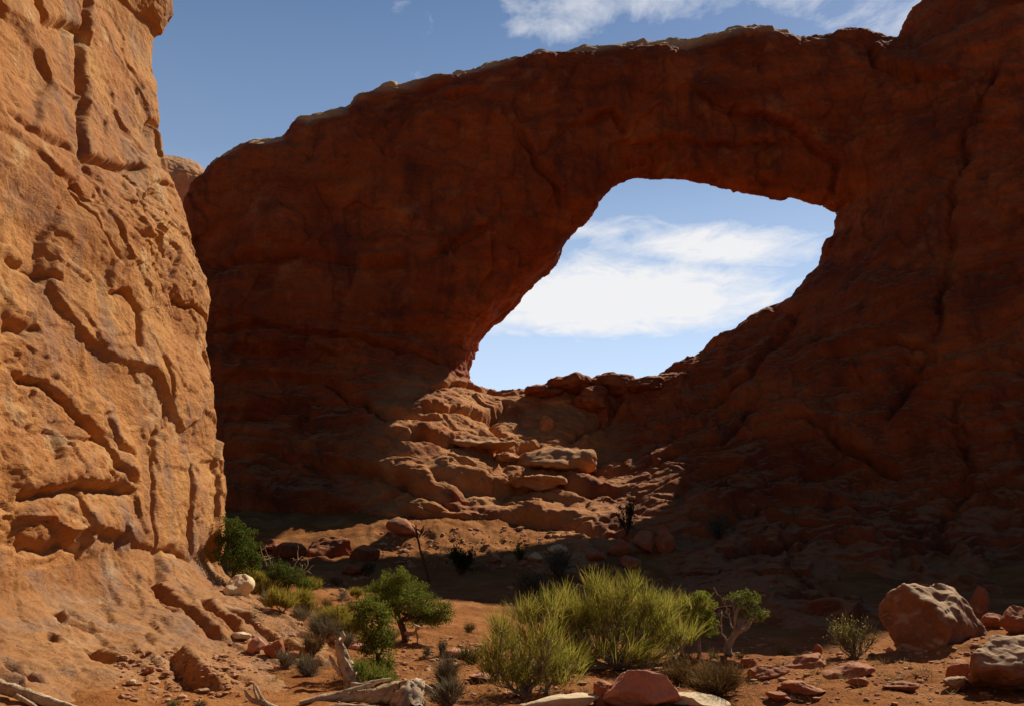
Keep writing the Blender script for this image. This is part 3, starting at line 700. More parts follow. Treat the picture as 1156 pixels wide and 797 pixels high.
cn = vnormals(cv_, cq)
fcc = cv_[cq].mean(1)
ah = apron_h(fcc[:, 0], fcc[:, 1]); apm = fcc[:, 2] - ah < 0.55
cliff = empty('rock_cliff', (-9, 20, 0), 'tall sunlit orange sandstone cliff standing at the left edge in front of the shaded arch', 'cliff')
for nm, mk, mt in (('cliff_face', ~apm, M_CLIFF), ('rock_apron', apm, M_APRON)):
    sv, sq, sn_ = submesh(cv_, cq, cn, mk)
    o = link(nm, mesh_np(nm, sv, sq, True, sn_), mt, cliff); o.location = (9, -20, 0)

# ------------------------------------------------------------------ far dome behind the gap
def ico(sub):
    import bmesh
    bm = bmesh.new(); bmesh.ops.create_icosphere(bm, subdivisions=sub, radius=1)
    v = np.array([p.co[:] for p in bm.verts]); f = np.array([[q.index for q in t.verts] for t in bm.faces]); bm.free(); return v, f
ICO = {k: ico(k) for k in (3, 4, 5, 6)}
def tri_normals(v, f):
    fn = np.cross(v[f[:, 1]] - v[f[:, 0]], v[f[:, 2]] - v[f[:, 0]]); n = np.zeros_like(v)
    for k in range(3):
        for ax in range(3): n[:, ax] += np.bincount(f[:, k], fn[:, ax], len(v))
    return n / (np.linalg.norm(n, axis=1)[:, None] + 1e-12)
v, f = ICO[6]; c = unproj(192, 212, 112); v = v.copy()
v *= np.array((5.2, 5, 3.6)); v[:, 2] = np.where(v[:, 2] < 0, v[:, 2] * 9, v[:, 2])
s_ = v + c
nn = tri_normals(v, f)
v = v + nn * (0.5 * fbm(s_, .25, 3) - 0.5 * sstep(.06, 0, np.abs(perlin(np.stack([s_[:, 0] * .1, s_[:, 1] * .1, s_[:, 2] * .45], 1)))) + 0.15 * ridged(s_, .6, 3))[:, None]
o = link('rock_dome', mesh_np('rock_dome', v, f), M_DOME); o.location = c
tag(o, 'pale sunlit sandstone dome peeping through the gap between cliff and arch wall', 'rock dome')

#@@OBJECTS
# ------------------------------------------------------------------ object helpers
bpy.context.view_layer.update()
DG = bpy.context.evaluated_depsgraph_get()
def ray(px, py):
    d = Vector(unproj(px, py, 1.0) - np.array((0, 0, EYE))).normalized()
    ok, loc, nr, *_ = scene.ray_cast(DG, Vector((0, 0, EYE)), d)
    return np.array(loc) if ok else ray(px, py + 4)
def mpp(p): return float(np.linalg.norm(unproj(579, 600, p[1]) - unproj(578, 600, p[1])))
class Loc:
    """photo pixels to local metres round a base point standing on the real ground"""
    def __init__(s, px, py, sink=0.0):
        s.px, s.py = px, py; s.base = ray(px, py); s.s = mpp(s.base); s.base = s.base - np.array((0, 0, sink)); s.sink = sink
    def __call__(s, px, py, dy=0.0):
        return np.array(((px - s.px) * s.s, dy, (s.py - py) * s.s + s.sink))

def merge(parts):
    vs, fs, n = [], [], 0
    for v, f in parts:
        vs.append(v); fs.append(f + n); n += len(v)
    return np.concatenate(vs), np.concatenate(fs)
def tube(path, radii, sides=7, knobs=0.0, seed=0.0, cap=True):
    P = np.array(path, float); n = len(P)
    T = np.gradient(P, axis=0); T /= np.linalg.norm(T, axis=1)[:, None] + 1e-9
    ref = np.array((0.31, 0.2, 0.93)) if abs(T[0] @ np.array((.31, .2, .93))) < 0.9 else np.array((1., 0, 0))
    u = np.cross(T[0], ref); u /= np.linalg.norm(u); U = []
    for k in range(n):
        u = u - T[k] * (u @ T[k]); u /= np.linalg.norm(u) + 1e-9; U.append(u)
    U = np.array(U); W = np.cross(T, U); a = np.arange(sides) * 2 * math.pi / sides
    ring = U[:, None] * np.cos(a)[None, :, None] + W[:, None] * np.sin(a)[None, :, None]
    rr = np.repeat(np.array(radii, float)[:, None], sides, 1)
    if knobs:
        tw = np.arange(n)[:, None] * 0.05
        q = np.stack([np.cos(a + tw) * 1.3, np.sin(a + tw) * 1.3, np.repeat(np.arange(n)[:, None] * 0.022, sides, 1) + seed], -1).reshape(-1, 3)
        rr = rr * (1 + knobs * fbm(q, 1.9, 3).reshape(n, sides))
    v = (P[:, None] + ring * rr[..., None]).reshape(-1, 3)
    i = np.arange(n * sides).reshape(n, sides); j = np.roll(i, -1, 1)
    q = np.stack([i[:-1], j[:-1], j[1:], i[1:]], -1).reshape(-1, 4)
    return v, q
def resample(pts, n):
    P = np.array(pts, float); m = len(P); t = np.linspace(0, m - 1, n); out = np.zeros((n, P.shape[1]))
    for k, tt in enumerate(t):                                            # Catmull-Rom through the points
        i = min(int(tt), m - 2); f = tt - i
        p0, p1, p2, p3 = P[max(i - 1, 0)], P[i], P[i + 1], P[min(i + 2, m - 1)]
        out[k] = 0.5 * (2 * p1 + (p2 - p0) * f + (2 * p0 - 5 * p1 + 4 * p2 - p3) * f * f + (3 * p1 - p0 - 3 * p2 + p3) * f ** 3)
    return out
def stems(base, dirs, length, rad, bend=0.15, segs=3, grav=0.0, blade=False):
    """many thin tapering three-sided stems"""
    n = len(base); d = dirs / (np.linalg.norm(dirs, axis=1)[:, None] + 1e-9)
    side = np.cross(d, rng.normal(size=(n, 3))); side /= np.linalg.norm(side, axis=1)[:, None] + 1e-9
    up = np.cross(d, side); bv = (side * rng.normal(size=(n, 1)) + up * rng.normal(size=(n, 1))) * bend + np.array((0, 0, -grav))
    ns = 2 if blade else 3
    a = np.arange(ns) * 2 * math.pi / ns; V = []
    for k in range(segs + 1):
        t = k / segs; c = base + (d * t + bv * t * t) * length[:, None]
        r = rad * (1 - 0.75 * t)
        V.append(c[:, None] + (side[:, None] * np.cos(a)[None, :, None] + up[:, None] * np.sin(a)[None, :, None]) * r[:, None, None])
    V = np.stack(V, 1).reshape(-1, 3); per = ns * (segs + 1); F = []
    for k in range(segs):
        for j in range(1 if blade else 3): F.append((ns * k + j, ns * k + (j + 1) % ns, ns * k + ns + (j + 1) % ns, ns * k + ns + j))
    F = np.array(F)
    return V, (np.arange(n)[:, None, None] * per + F[None]).reshape(-1, 4)
def leaves(c, out, size, asp=0.42):
    """small folded sprays pointing roughly outwards"""
    n = len(c); d = out + rng.normal(size=(n, 3)) * 0.75; d /= np.linalg.norm(d, axis=1)[:, None] + 1e-9
    s = np.cross(d, rng.normal(size=(n, 3))); s /= np.linalg.norm(s, axis=1)[:, None] + 1e-9
    u = np.cross(d, s) * (rng.random((n, 1)) - .5) * .5
    L = size[:, None]; w = L * asp
    V = np.stack([c, c + d * L * .45 + s * w + u * L, c + d * L, c + d * L * .55 - s * w + u * L], 1).reshape(-1, 3)
    return V, np.arange(4 * n).reshape(n, 4)
def inball(n, surf=0.5):
    v = rng.normal(size=(n, 3)); v /= np.linalg.norm(v, axis=1)[:, None]
    return v * (rng.random((n, 1)) ** surf)
def part(name, vf, mat, parent, smooth=True):
    return link(name, mesh_np(name, vf[0], vf[1], smooth), mat, parent)
def limb(a, b, r0, r1, wob=0.12, n=9, sides=6, sag=0.0):
    a = np.array(a, float); b = np.array(b, float); L = np.linalg.norm(b - a)
    mid = (a + b) / 2 + rng.normal(size=3) * wob * L + np.array((0, 0, -sag * L))
    q3 = a * .25 + b * .75 + rng.normal(size=3) * wob * L * .6
    P = resample([a, mid, q3, b], n); P[1:-1] += rng.normal(size=(n - 2, 3)) * 0.015 * L
    return tube(P, np.linspace(r0, r1, n), sides, 0.15, rng.random() * 50)

def foliage_spray(L, clumps, dens, size, depth=1.0, puff=0.33, hollow=0.42):
    c_all, o_all, pf = [], [], []
    for (px, py, rx, ry, *dy) in clumps:
        C = L(px, py, dy[0] if dy else rng.normal() * rx * L.s * 0.35); ra = np.array((rx * L.s, rx * L.s * depth, ry * L.s))
        npf = max(14, int(44 * (ra[0] * ra[2] / 0.12) ** 0.5))
        pc = C + inball(npf, hollow) * ra
        for p in pc:
            r = puff * ra.mean() * rng.uniform(.6, 1.25); m = int(dens * 2.6 * r * r / size ** 2) + 8
            o = inball(m, .4); c_all.append(p + o * r * np.array((1, 1, .75))); o_all.append(o + (p - C) / ra * .6 + np.array((0, 0, .35))); pf.append((p, C))
    c = np.concatenate(c_all); o = np.concatenate(o_all)
    return leaves(c, o, size * rng.uniform(.6, 1.3, len(c))), pf
def foliage_broom(L, clumps, dens, length, rad, lean=0.35, depth=1.0, tuft=9, spread=.22):
    B, Dv, pf = [], [], []
    for (px, py, rx, ry, *dy) in clumps:
        C = L(px, py, dy[0] if dy else rng.normal() * rx * L.s * .3); ra = np.array((rx * L.s, rx * L.s * depth, ry * L.s))
        nt = max(12, int(dens * (ra[0] * ra[2]) ** .75 * 190))
        o = inball(nt, .45)
        for k in range(nt):
            t = C + o[k] * ra; t[2] = max(t[2], 0.02)
            ax0 = np.array((o[k, 0] * lean, o[k, 1] * lean, 1.0)) + rng.normal(size=3) * .1
            m = rng.integers(int(tuft * .6), int(tuft * 1.5))
            B.append(t + rng.normal(size=(m, 3)) * .018); Dv.append(ax0 + rng.normal(size=(m, 3)) * spread); pf.append((t, C))
    B = np.concatenate(B); Dv = np.concatenate(Dv); n = len(B)
    return stems(B, Dv, length * rng.uniform(.55, 1.25, n), rad * rng.uniform(.7, 1.3, n), .12, 2, 0, True), pf

def tree(name, label, cat, base, trunk, clumps, leafm, woodm, size=.045, dens=1.1, r0=6, group=None, puff=.33, depth=1.0, dead=None, hollow=.42, crown='crown'):
    """trunk = photo points from the foot to the fork, limbs reach every clump"""
    L = Loc(*base, sink=.05); root = empty(name, L.base, label, cat, group)
    T = [L(*t) for t in trunk]; n = 4 * len(T) + 6
    P = resample(T, n); R0 = r0 * L.s
    part('trunk', tube(P, np.linspace(R0 * 1.25, R0 * .6, n), 10, .28, rng.random() * 40), woodm, root)
    vf, pf = foliage_spray(L, clumps, dens, size, depth, puff, hollow)
    parts = []; cents = []
    for (p, C) in pf:
        if not any(np.allclose(C, c) for c in cents):
            cents.append(C); j = rng.integers(max(1, n // 2), n); parts.append(limb(P[j], C, R0 * .45, R0 * .2, .10))
        if rng.random() < .55: parts.append(limb(C, p, R0 * .18, R0 * .06, .15, 6, 4))
    part('branches', merge(parts), woodm, root)
    part(crown, vf, leafm, root, False)
    if dead:
        for pts, rp in dead:
            Q = resample([L(*q) for q in pts], 14); Q[1:] += rng.normal(size=(13, 3)) * .01
            dv = [tube(Q, np.linspace(rp * L.s, rp * L.s * .3, 14), 6, .2, 3.0)]
            for k in range(3):
                a = Q[rng.integers(4, 12)]; dv.append(limb(a, a + rng.normal(size=3) * .22 + np.array((0, 0, .12)), rp * L.s * .5, rp * L.s * .15, .15, 6, 4))
            part('dead_branch', merge(dv), W_DEAD if rp > .6 else W_DTWIG, root)
    return root
def broom(name, label, cat, base, clumps, leafm, woodm, length=.3, rad=.005, dens=1.0, r0=4, group=None, lean=.35, tuft=9, depth=1.0, nl=None, spread=.22):
    L = Loc(*base, sink=.03); root = empty(name, L.base, label, cat, group)
    vf, pf = foliage_broom(L, clumps, dens, length, rad, lean, depth, tuft, spread)
    parts = []; cents = []; R0 = r0 * L.s
    for (p, C) in pf:
        if not any(np.allclose(C, c) for c in cents):
            cents.append(C); f = C * np.array((.6, .6, .35)); f[2] = max(f[2], .05)
            parts.append(limb((rng.normal() * R0, rng.normal() * R0, 0), f, R0, R0 * .55, .10, 8, 6)); parts.append(limb(f, C, R0 * .55, R0 * .3, .12, 8, 6))
            cents_f = f
        if rng.random() < .4: parts.append(limb(cents_f if rng.random() < .4 else C, p, R0 * .26, R0 * .10, .14, 6, 4))
    part('branches', merge(parts), woodm, root)
    part('stems', vf, leafm, root, True)
    return root
def twiggy(name, label, cat, base, wpx, hpx, leafm, woodm, n=260, rad=.004, group=None, leafy=0, leafmat=None, flat=.6, size=.02):
    """low dry shrub: twigs radiating from the crown of the root"""
    L = Loc(*base, sink=.02); root = empty(name, L.base, label, cat, group)
    rx = wpx * L.s * .5; rz = hpx * L.s
    m = 12; prim = []; tips = []; 
    for k in range(m):
        a = rng.uniform(0, 6.28); e = rng.uniform(.15, 1)
        tip = np.array((math.cos(a) * rx * .6 * (1 - .5 * e), math.sin(a) * rx * .6 * (1 - .5 * e), rz * (.25 + .45 * e)))
        prim.append(limb((rng.normal() * .03, rng.normal() * .03, 0), tip, max(.006, rad * 2.4), rad * 1.2, .12, 6, 5)); tips.append(tip)
    tips = np.array(tips); part('branches', merge(prim), woodm, root)
    k = rng.integers(0, m, n); f = rng.uniform(.25, 1, (n, 1)); B = tips[k] * f + rng.normal(size=(n, 3)) * .02; B[:, 2] = np.abs(B[:, 2])
    Dv = B / np.array((rx, rx, rz)) * np.array((rx, rx, rz)).mean() * 1.2 + rng.normal(size=(n, 3)) * .5 * np.array((rx, rx, rz)) + np.array((0, 0, rz * .7))
    ln = min(rx * .6, rz * .6) * rng.uniform(.6, 1.3, n)
    vf = stems(B, Dv, ln, rad * rng.uniform(.7, 1.2, n), .25, 2)
    part('twigs', vf, leafm, root)
    if leafy:
        kk = rng.integers(0, n, leafy); dn = Dv / np.linalg.norm(Dv, axis=1)[:, None]
        c = B[kk] + dn[kk] * (ln[kk] * rng.uniform(.3, 1.05, leafy))[:, None] + rng.normal(size=(leafy, 3)) * .012
        part('foliage', leaves(c, dn[kk], size * rng.uniform(.6, 1.3, leafy)), leafmat, root, False)
    return root
def deadwood(name, label, base, pieces, mat=W_DEAD, cat='dead wood', group=None, sink=.03):
    """pieces = part name and photo points with a depth offset and a radius in photo pixels"""
    L = Loc(*base, sink=sink); root = empty(name, L.base, label, cat, group)
    for nm, pts in pieces:
        P = resample([np.append(L(a, b, dy), r * L.s) for a, b, dy, r in pts], 8 * len(pts))
        P[1:-1, :3] += rng.normal(size=(len(P) - 2, 3)) * P[1:-1, 3:4] * .025
        part(nm, tube(P[:, :3], P[:, 3], 22 if pts[0][3] > 3 else 9, .5, rng.random() * 90), mat, root)
    return root
def rock(name, label, cat, base, wpx, hpx, mat, dpx=None, cuts=9, seed=0, tilt=(0, 0, 0), group=None, sub=5, sink=.12, rough=1.0, round_=.12, layered=0.0, base_=.25):
    r = np.random.default_rng(seed + 100); b = ray(*base); s = mpp(b)
    v, f = ICO[sub]; v = v.copy()
    for _ in range(cuts):                                                 # broken faces
        nrm = r.normal(size=3); nrm[2] *= .8; nrm /= np.linalg.norm(nrm); h = r.uniform(.50, .82)
        d = v @ nrm - h; k = np.where(d > -round_, (d + round_) ** 2 / (4 * round_), 0); k = np.where(d > round_, d, k); v = v - nrm * k[:, None]
    lo, hi = v.min(0), v.max(0); v = (v - (lo + hi) / 2) / (hi - lo)
    size = np.array((wpx * s, (dpx or wpx * .8) * s, hpx * s * (1 + sink))); v = v * size
    m = size.mean(); q = v / m + seed * 3.7; nn = tri_normals(v, f)
    d = .10 * fbm(q, 1.6, 3) + .045 * fbm(q, 5, 3) + .06 * plates(fbm(q, 2.2, 3, off=8), 2.4, .12)
    if layered: d = d + layered * .12 * perlin(np.stack([q[:, 0] * .5, q[:, 1] * .5, q[:, 2] * 9], 1))
    v = v + nn * (d * m * .55 * rough)[:, None]
    v[:, 2] -= v[:, 2].min(); zt = v[:, 2] / v[:, 2].max(); v[:, :2] *= (1 + base_ * np.clip(1 - 1.6 * zt, 0, 1))[:, None]
    o = link(name, mesh_np(name, v, f), mat); o.location = b - np.array((0, 0, sink * hpx * s)); o.rotation_euler = [R(a) for a in tilt]
    return tag(o, label, cat, group)

# ------------------------------------------------------------------ boulders and loose rock
rock('boulder', 'large rounded boulder with a pale sunlit top, on the sand mound at right', 'boulder', (1056, 724), 97, 64, M_BOULDER, 88, 8, 3, (0, 0, 10), sub=6, round_=.15, rough=1.4, sink=.32, base_=.5)
rock('broken_rock', 'small red block tucked against the right side of the large boulder', 'rock', (1101, 699), 22, 34, M_DARKR, 20, 9, 5, (0, 12, 0))
rock('rock_slab', 'big flat-topped slab at the right frame edge, its front in shadow', 'rock', (1140, 782), 92, 62, M_BOULDER, 90, 12, 9, (0, 0, 15), sub=6, round_=.06)
MR = 'rocks lying on the sand mound at right'
rock('mound_rock', 'rounded red rock farthest right on the mound, behind the flat-topped slab', 'rock', (1150, 713), 34, 28, M_DARKR, 26, 9, 13, group=MR)
rock('mound_rock', 'low rock between the red block and the rock at the right frame edge', 'rock', (1120, 707), 24, 14, M_DARKR, 20, 9, 14, group=MR)
rock('mound_rock', 'thin dark shard standing left of the flat-topped slab', 'rock', (1088, 765), 26, 18, M_DARKR, 22, 11, 15, (0, -20, 20), group=MR, round_=.05)
rock('mound_rock', 'pale little slab leaning on the left foot of the flat-topped slab', 'rock', (1082, 778), 30, 14, M_BOULDER, 20, 11, 16, (8, 14, 0), group=MR, round_=.05)
rock('pink_rock', 'pinkish angular block at the bottom, below the big green bush', 'rock', (722, 796), 76, 36, M_PINK, 60, 10, 21, (0, 4, -12), sub=6, round_=.06, rough=.7)
rock('pink_rock', 'dark red stub against the left end of the pinkish angular block', 'rock', (683, 796), 32, 24, M_DARKR, 26, 10, 22, (0, 6, 20), round_=.06)
rock('pale_slab', 'cream coloured flat slab at the bottom edge left of the pinkish block', 'rock', (632, 797), 92, 12, M_PALE, 40, 8, 24, (0, -3, 8), round_=.08, rough=.5)
rock('pale_slab', 'buff flat slab at the bottom edge right of the pinkish block', 'rock', (786, 797), 66, 13, M_PALE, 40, 8, 25, (0, 3, -8), round_=.08, rough=.6)
rock('pale_rim_rock', 'cream white rock at the foot of the cliff corner beside the juniper', 'rock', (265, 668), 26, 20, M_PALE, 40, 9, 27, (0, 24, 0), round_=.12, rough=.9, sink=.4)
AR = 'loose rocks resting on the cliff apron'
for q, (lab, px, py, wd, ht, mt, sd) in enumerate([
        ('dark shaded chunk of rock, largest loose one on the cliff apron', 309, 742, 22, 20, M_DARKR, 31), ('tilted orange block just left of the dark chunk on the apron', 290, 736, 20, 16, M_PINK, 32),
        ('pale buff stone on the apron above the orange tilted block', 272, 722, 20, 8, M_PALE, 33), ('flat stone on the apron right of the dark chunk', 335, 742, 18, 7, M_DARKR, 34),
        ('small flat stone in the scree gully low on the apron', 228, 783, 16, 6, M_BOULDER, 35), ('small dark stone at the top of the scree gully on the apron', 168, 760, 12, 7, M_DARKR, 36),
        ('sandy stone lying left in the scree gully on the apron', 148, 772, 10, 5, M_PALE, 37)]):
    rock('loose_rock', lab, 'rock', (px, py), wd, ht, mt, None, 10, sd, group=AR, sub=4, round_=.07)
LR = 'broken ledge rocks below the shrub at right'
for q, (lab, px, py, wd, ht, sd, rz) in enumerate([
        ('long red ledge rock left of the leafy shrub, upper one', 905, 752, 62, 13, 41, 12), ('long red ledge rock right under the leafy shrub', 958, 762, 66, 14, 42, 25),
        ('dark wedge of ledge rock at the left end of the broken ledge', 868, 762, 46, 14, 43, 8), ('flat red plate lowest on the broken ledge', 905, 780, 52, 10, 44, 18),
        ('short thick ledge rock under the right end of the broken ledge', 968, 775, 26, 12, 45, 5), ('small upright chip between the ledge rocks and the brown shrub', 845, 752, 20, 11, 46, 0),
        ('orange chip on top of the ledge beside the leafy shrub', 922, 738, 12, 12, 47, 0), ('small plate in front of the lowest ledge plate', 878, 790, 30, 11, 48, 0),
        ('low buff plate on the bare sand right of the broken ledge', 1015, 778, 46, 8, 49, 10)]):
    rock('ledge_rock', lab, 'rock', (px, py), wd * .9, ht * .85, M_DARKR, wd * .6, 12, sd, (0, (-9 if sd in (41, 42, 43) else 3), rz), group=LR, round_=.05, layered=1.0, sink=.3)
SR = 'boulders perched on the window sill'
for q, (lab, px, py, wd, ht, sd) in enumerate([
        ('long cap rock topping the left half of the sill boulder pile', 648, 441, 66, 14, 51), ('rounded cap rock on the right of the sill boulder pile', 692, 441, 46, 17, 52),
        ('round boulder under the right cap rock of the sill pile', 668, 458, 42, 22, 53), ('blocky boulder below the sill pile on its right side', 682, 484, 30, 26, 54),
        ('small boulder balanced alone on the slope left of the sill pile', 617, 482, 16, 13, 55), ('broad tilted slab lit by the sun, largest on the sill slope', 628, 527, 84, 15, 56),
        ('sunlit hump of rock below the broad tilted slab', 604, 552, 70, 10, 57), ('small stone at the left end of the sill pile', 614, 446, 40, 10, 58), ('dark knob at the far right end of the sill pile', 728, 438, 44, 12, 59),
        ('sunlit ledge block on the slope under the pier foot', 545, 507, 70, 10, 60), ('low dark block left of the broad tilted slab', 572, 520, 26, 10, 62)]):
    rock('sill_boulder', lab, 'boulder', (px, py), wd, ht, M_SILL_LIT if sd in (55, 56, 57, 60, 62) else M_ARCH, wd * .9, 8, sd, group=SR, round_=.16, layered=.8, sink=.5, rough=1.4)
SH = 'tumbled rocks in the shade under the window'
for q, (lab, px, py, wd, ht, sd) in enumerate([
        ('tall shaded block, right one of the pair in the tumbled pile', 750, 622, 22, 28, 71), ('shaded block left of the tall one in the tumbled pile', 728, 624, 24, 24, 72), ('rounded rock at the left of the tumbled shaded pile', 700, 626, 24, 17, 73),
        ('lowest rock in front of the tumbled shaded pile', 712, 640, 24, 12, 74), ('shaded rock lying apart, left of the tumbled pile', 672, 632, 22, 10, 75)]):
    rock('shaded_rock', lab, 'rock', (px, py), wd, ht, M_DARKR, None, 9, sd, group=SH, round_=.1, sub=4)
TL = 'rounded boulders along the shaded foot of the wall'
for q, (lab, px, py, wd, ht, sd) in enumerate([
        ('biggest rounded boulder at the foot of the wall behind the half dead juniper', 372, 628, 58, 30, 171), ('rounded boulder right of the biggest one at the shaded wall foot', 412, 634, 36, 24, 172), ('low boulder left of the biggest one at the shaded wall foot', 328, 628, 44, 20, 173),
        ('small boulder in front of the rounded boulders at the wall foot', 398, 648, 26, 12, 174), ('shaded boulder in line with the corner juniper top', 300, 620, 36, 16, 175)]):
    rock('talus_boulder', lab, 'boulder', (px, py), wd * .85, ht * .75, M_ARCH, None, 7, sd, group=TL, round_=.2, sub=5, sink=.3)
BR = 'small rocks on the sunlit sand bank'
for q, (lab, px, py, wd, ht, mt, sd) in enumerate([
        ('slanting rock block at the upper left end of the sunlit bank', 452, 602, 34, 16, M_DARKR, 81), ('pale rock at the right end of the sunlit bank', 630, 624, 22, 10, M_PALE, 82), ('pale stone left of the rightmost pale rock on the bank', 604, 632, 16, 9, M_PALE, 83),
        ('red stone just below the pale stones on the bank', 592, 638, 12, 6, M_DARKR, 84), ('red stone at the middle of the sunlit bank beside the dark bush', 560, 634, 14, 6, M_DARKR, 85)]):
    rock('bank_rock', lab, 'rock', (px, py), wd, ht, mt, None, 9, sd, (0, 20 if sd == 81 else 0, 0), group=BR, sub=4)
SD = 'flat stones on the sand between the shrubs'
for q, (lab, px, py, wd, ht, mt, sd) in enumerate([
        ('flat orange stone on the sand right of the forked grey plant', 515, 740, 30, 7, M_PINK, 91), ('orange stone by the top of the standing dead stump', 378, 724, 18, 8, M_PINK, 92), ('reddish flat stone behind the dead stump under the juniper', 412, 735, 34, 7, M_PINK, 93),
        ('long flat stone on the sand below the creeping shrub', 548, 768, 38, 6, M_PINK, 94), ('small stone on the sand left of the big green bush', 512, 752, 12, 4, M_BOULDER, 95)]):
    rock('flat_stone', lab, 'rock', (px, py), wd, ht, mt, None, 9, sd, group=SD, sub=4, round_=.07)

# ------------------------------------------------------------------ gravel: nobody could count it
def gravel():
    v0, f0 = ICO[3]; v0 = v0[:]; import bmesh
    bm = bmesh.new(); bmesh.ops.create_icosphere(bm, subdivisions=1, radius=1); v0 = np.array([p.co[:] for p in bm.verts]); f0 = np.array([[q.index for q in t.verts] for t in bm.faces]); bm.free()
    regs = [(130, 285, 735, 792, 420), (250, 330, 715, 760, 120), (380, 560, 720, 795, 700), (830, 1156, 720, 795, 650), (560, 640, 765, 795, 80), (280, 440, 650, 720, 260), (540, 840, 745, 795, 260), (430, 660, 596, 642, 420), (560, 900, 640, 740, 200)]
    P = []
    for (x0, x1, y0, y1, n) in regs:
        for _ in range(n):
            px, py = rng.uniform(x0, x1), rng.uniform(y0, y1); p = ray(px, py)
            P.append((p, mpp(p) * min(4.5, .6 + rng.exponential(1.0))))
    V, F = [], []
    for k, (p, r) in enumerate(P):
        q = v0 * (1 + .35 * rng.normal(size=(len(v0), 1)) * .6) * np.array((rng.uniform(.8, 1.5), rng.uniform(.8, 1.4), rng.uniform(.4, .8))) * r
        a = rng.uniform(0, 6.28); c, s = math.cos(a), math.sin(a); q = q @ np.array(((c, -s, 0), (s, c, 0), (0, 0, 1)))
        V.append(q + p + np.array((0, 0, r * .15))); F.append(f0 + k * len(v0))
    o = link('gravel', mesh_np('gravel', np.concatenate(V), np.concatenate(F), False), M_GRAVEL)
    tag(o, 'scattered reddish gravel and chips on sand and apron', 'gravel', kind='stuff')
gravel()

# ------------------------------------------------------------------ trees
tree('juniper_tree', 'round green juniper with a dark leaning trunk, beside the light green bush in the middle', 'tree', (458, 724),
     [(458, 724), (455, 712, .05), (449, 700, .1), (448, 688, .1)],
     [(450, 656, 18, 11), (432, 668, 20, 13), (462, 672, 22, 12), (478, 684, 22, 13), (497, 694, 16, 11), (448, 684, 24, 13), (425, 684, 18, 13), (470, 699, 20, 9), (440, 664, 15, 10), (488, 702, 16, 7)], L_JUN, W_BARK, .030, 1.7, 3.6, puff=.36,
     dead=[([(455, 714), (466, 716, -.1), (474, 708, -.2), (480, 702, -.2)], 2.6)])
tree('juniper_tree', 'lighter green juniper bush reaching the sand behind the dead stump', 'tree', (428, 762),
     [(428, 762), (427, 748), (424, 735)],
     [(420, 692, 18, 15), (408, 704, 14, 14), (430, 708, 18, 15), (418, 722, 20, 14), (436, 728, 14, 15), (430, 745, 14, 12), (440, 752, 9, 10), (404, 690, 10, 9), (414, 740, 10, 9)], L_JUN, W_BARK, .030, 1.9, 2.6, puff=.36)
tree('juniper_tree', 'bushy juniper growing at the corner of the sunlit cliff', 'tree', (264, 662),
     [(264, 662), (263, 645), (262, 630)],
     [(258, 594, 12, 11), (268, 606, 16, 12), (252, 610, 14, 14), (276, 622, 16, 13), (260, 628, 18, 14), (284, 634, 10, 9), (272, 640, 16, 10)], L_JUN2, W_BARK, .045, 1.2, 2.5, puff=.36)
tree('juniper_tree', 'half dead small juniper with bare twisted twigs above its crown', 'tree', (327, 678),
     [(327, 678), (324, 668), (326, 656)],
     [(314, 644, 14, 9), (330, 650, 15, 8), (308, 654, 9, 7), (342, 660, 12, 7), (322, 660, 14, 7)], L_JUN2, W_BARK, .042, 1.1, 2.2, puff=.36,
     dead=[([(326, 656), (330, 640), (337, 630)], .9), ([(330, 655), (342, 648), (352, 638)], .9), ([(322, 652), (306, 640), (296, 620)], .8), ([(318, 650), (312, 632), (314, 622)], .5), ([(332, 652), (345, 640), (343, 630)], .7), ([(300, 640), (294, 628), (290, 616)], .7)])
tree('twisted_tree', 'small tree with a pale twisted trunk standing behind the lip at right', 'tree', (822, 740),
     [(822, 740), (823, 730, .05), (829, 720), (834, 712, -.05), (838, 703)],
     [(838, 680, 14, 8), (852, 684, 14, 9), (862, 694, 9, 7), (842, 694, 12, 8), (856, 700, 10, 6), (848, 673, 9, 6)], L_JUN, W_GREYB, .027, 1.6, 4.2, puff=.36,
     dead=[([(830, 716), (826, 700), (822, 688), (824, 676)], 1.0), ([(824, 728), (817, 718), (814, 704)], 1.4), ([(836, 706), (832, 692), (828, 682)], .8)])
tree('green_tree', 'slim green tree between the big bush and the twisted tree', 'tree', (789, 742),
     [(789, 742), (790, 728), (789, 714)],
     [(790, 684, 18, 11), (803, 696, 14, 13), (782, 700, 18, 13), (798, 712, 14, 9), (774, 692, 12, 10)], L_EPH2, W_GREYB, .027, 1.8, 2.0, puff=.36)

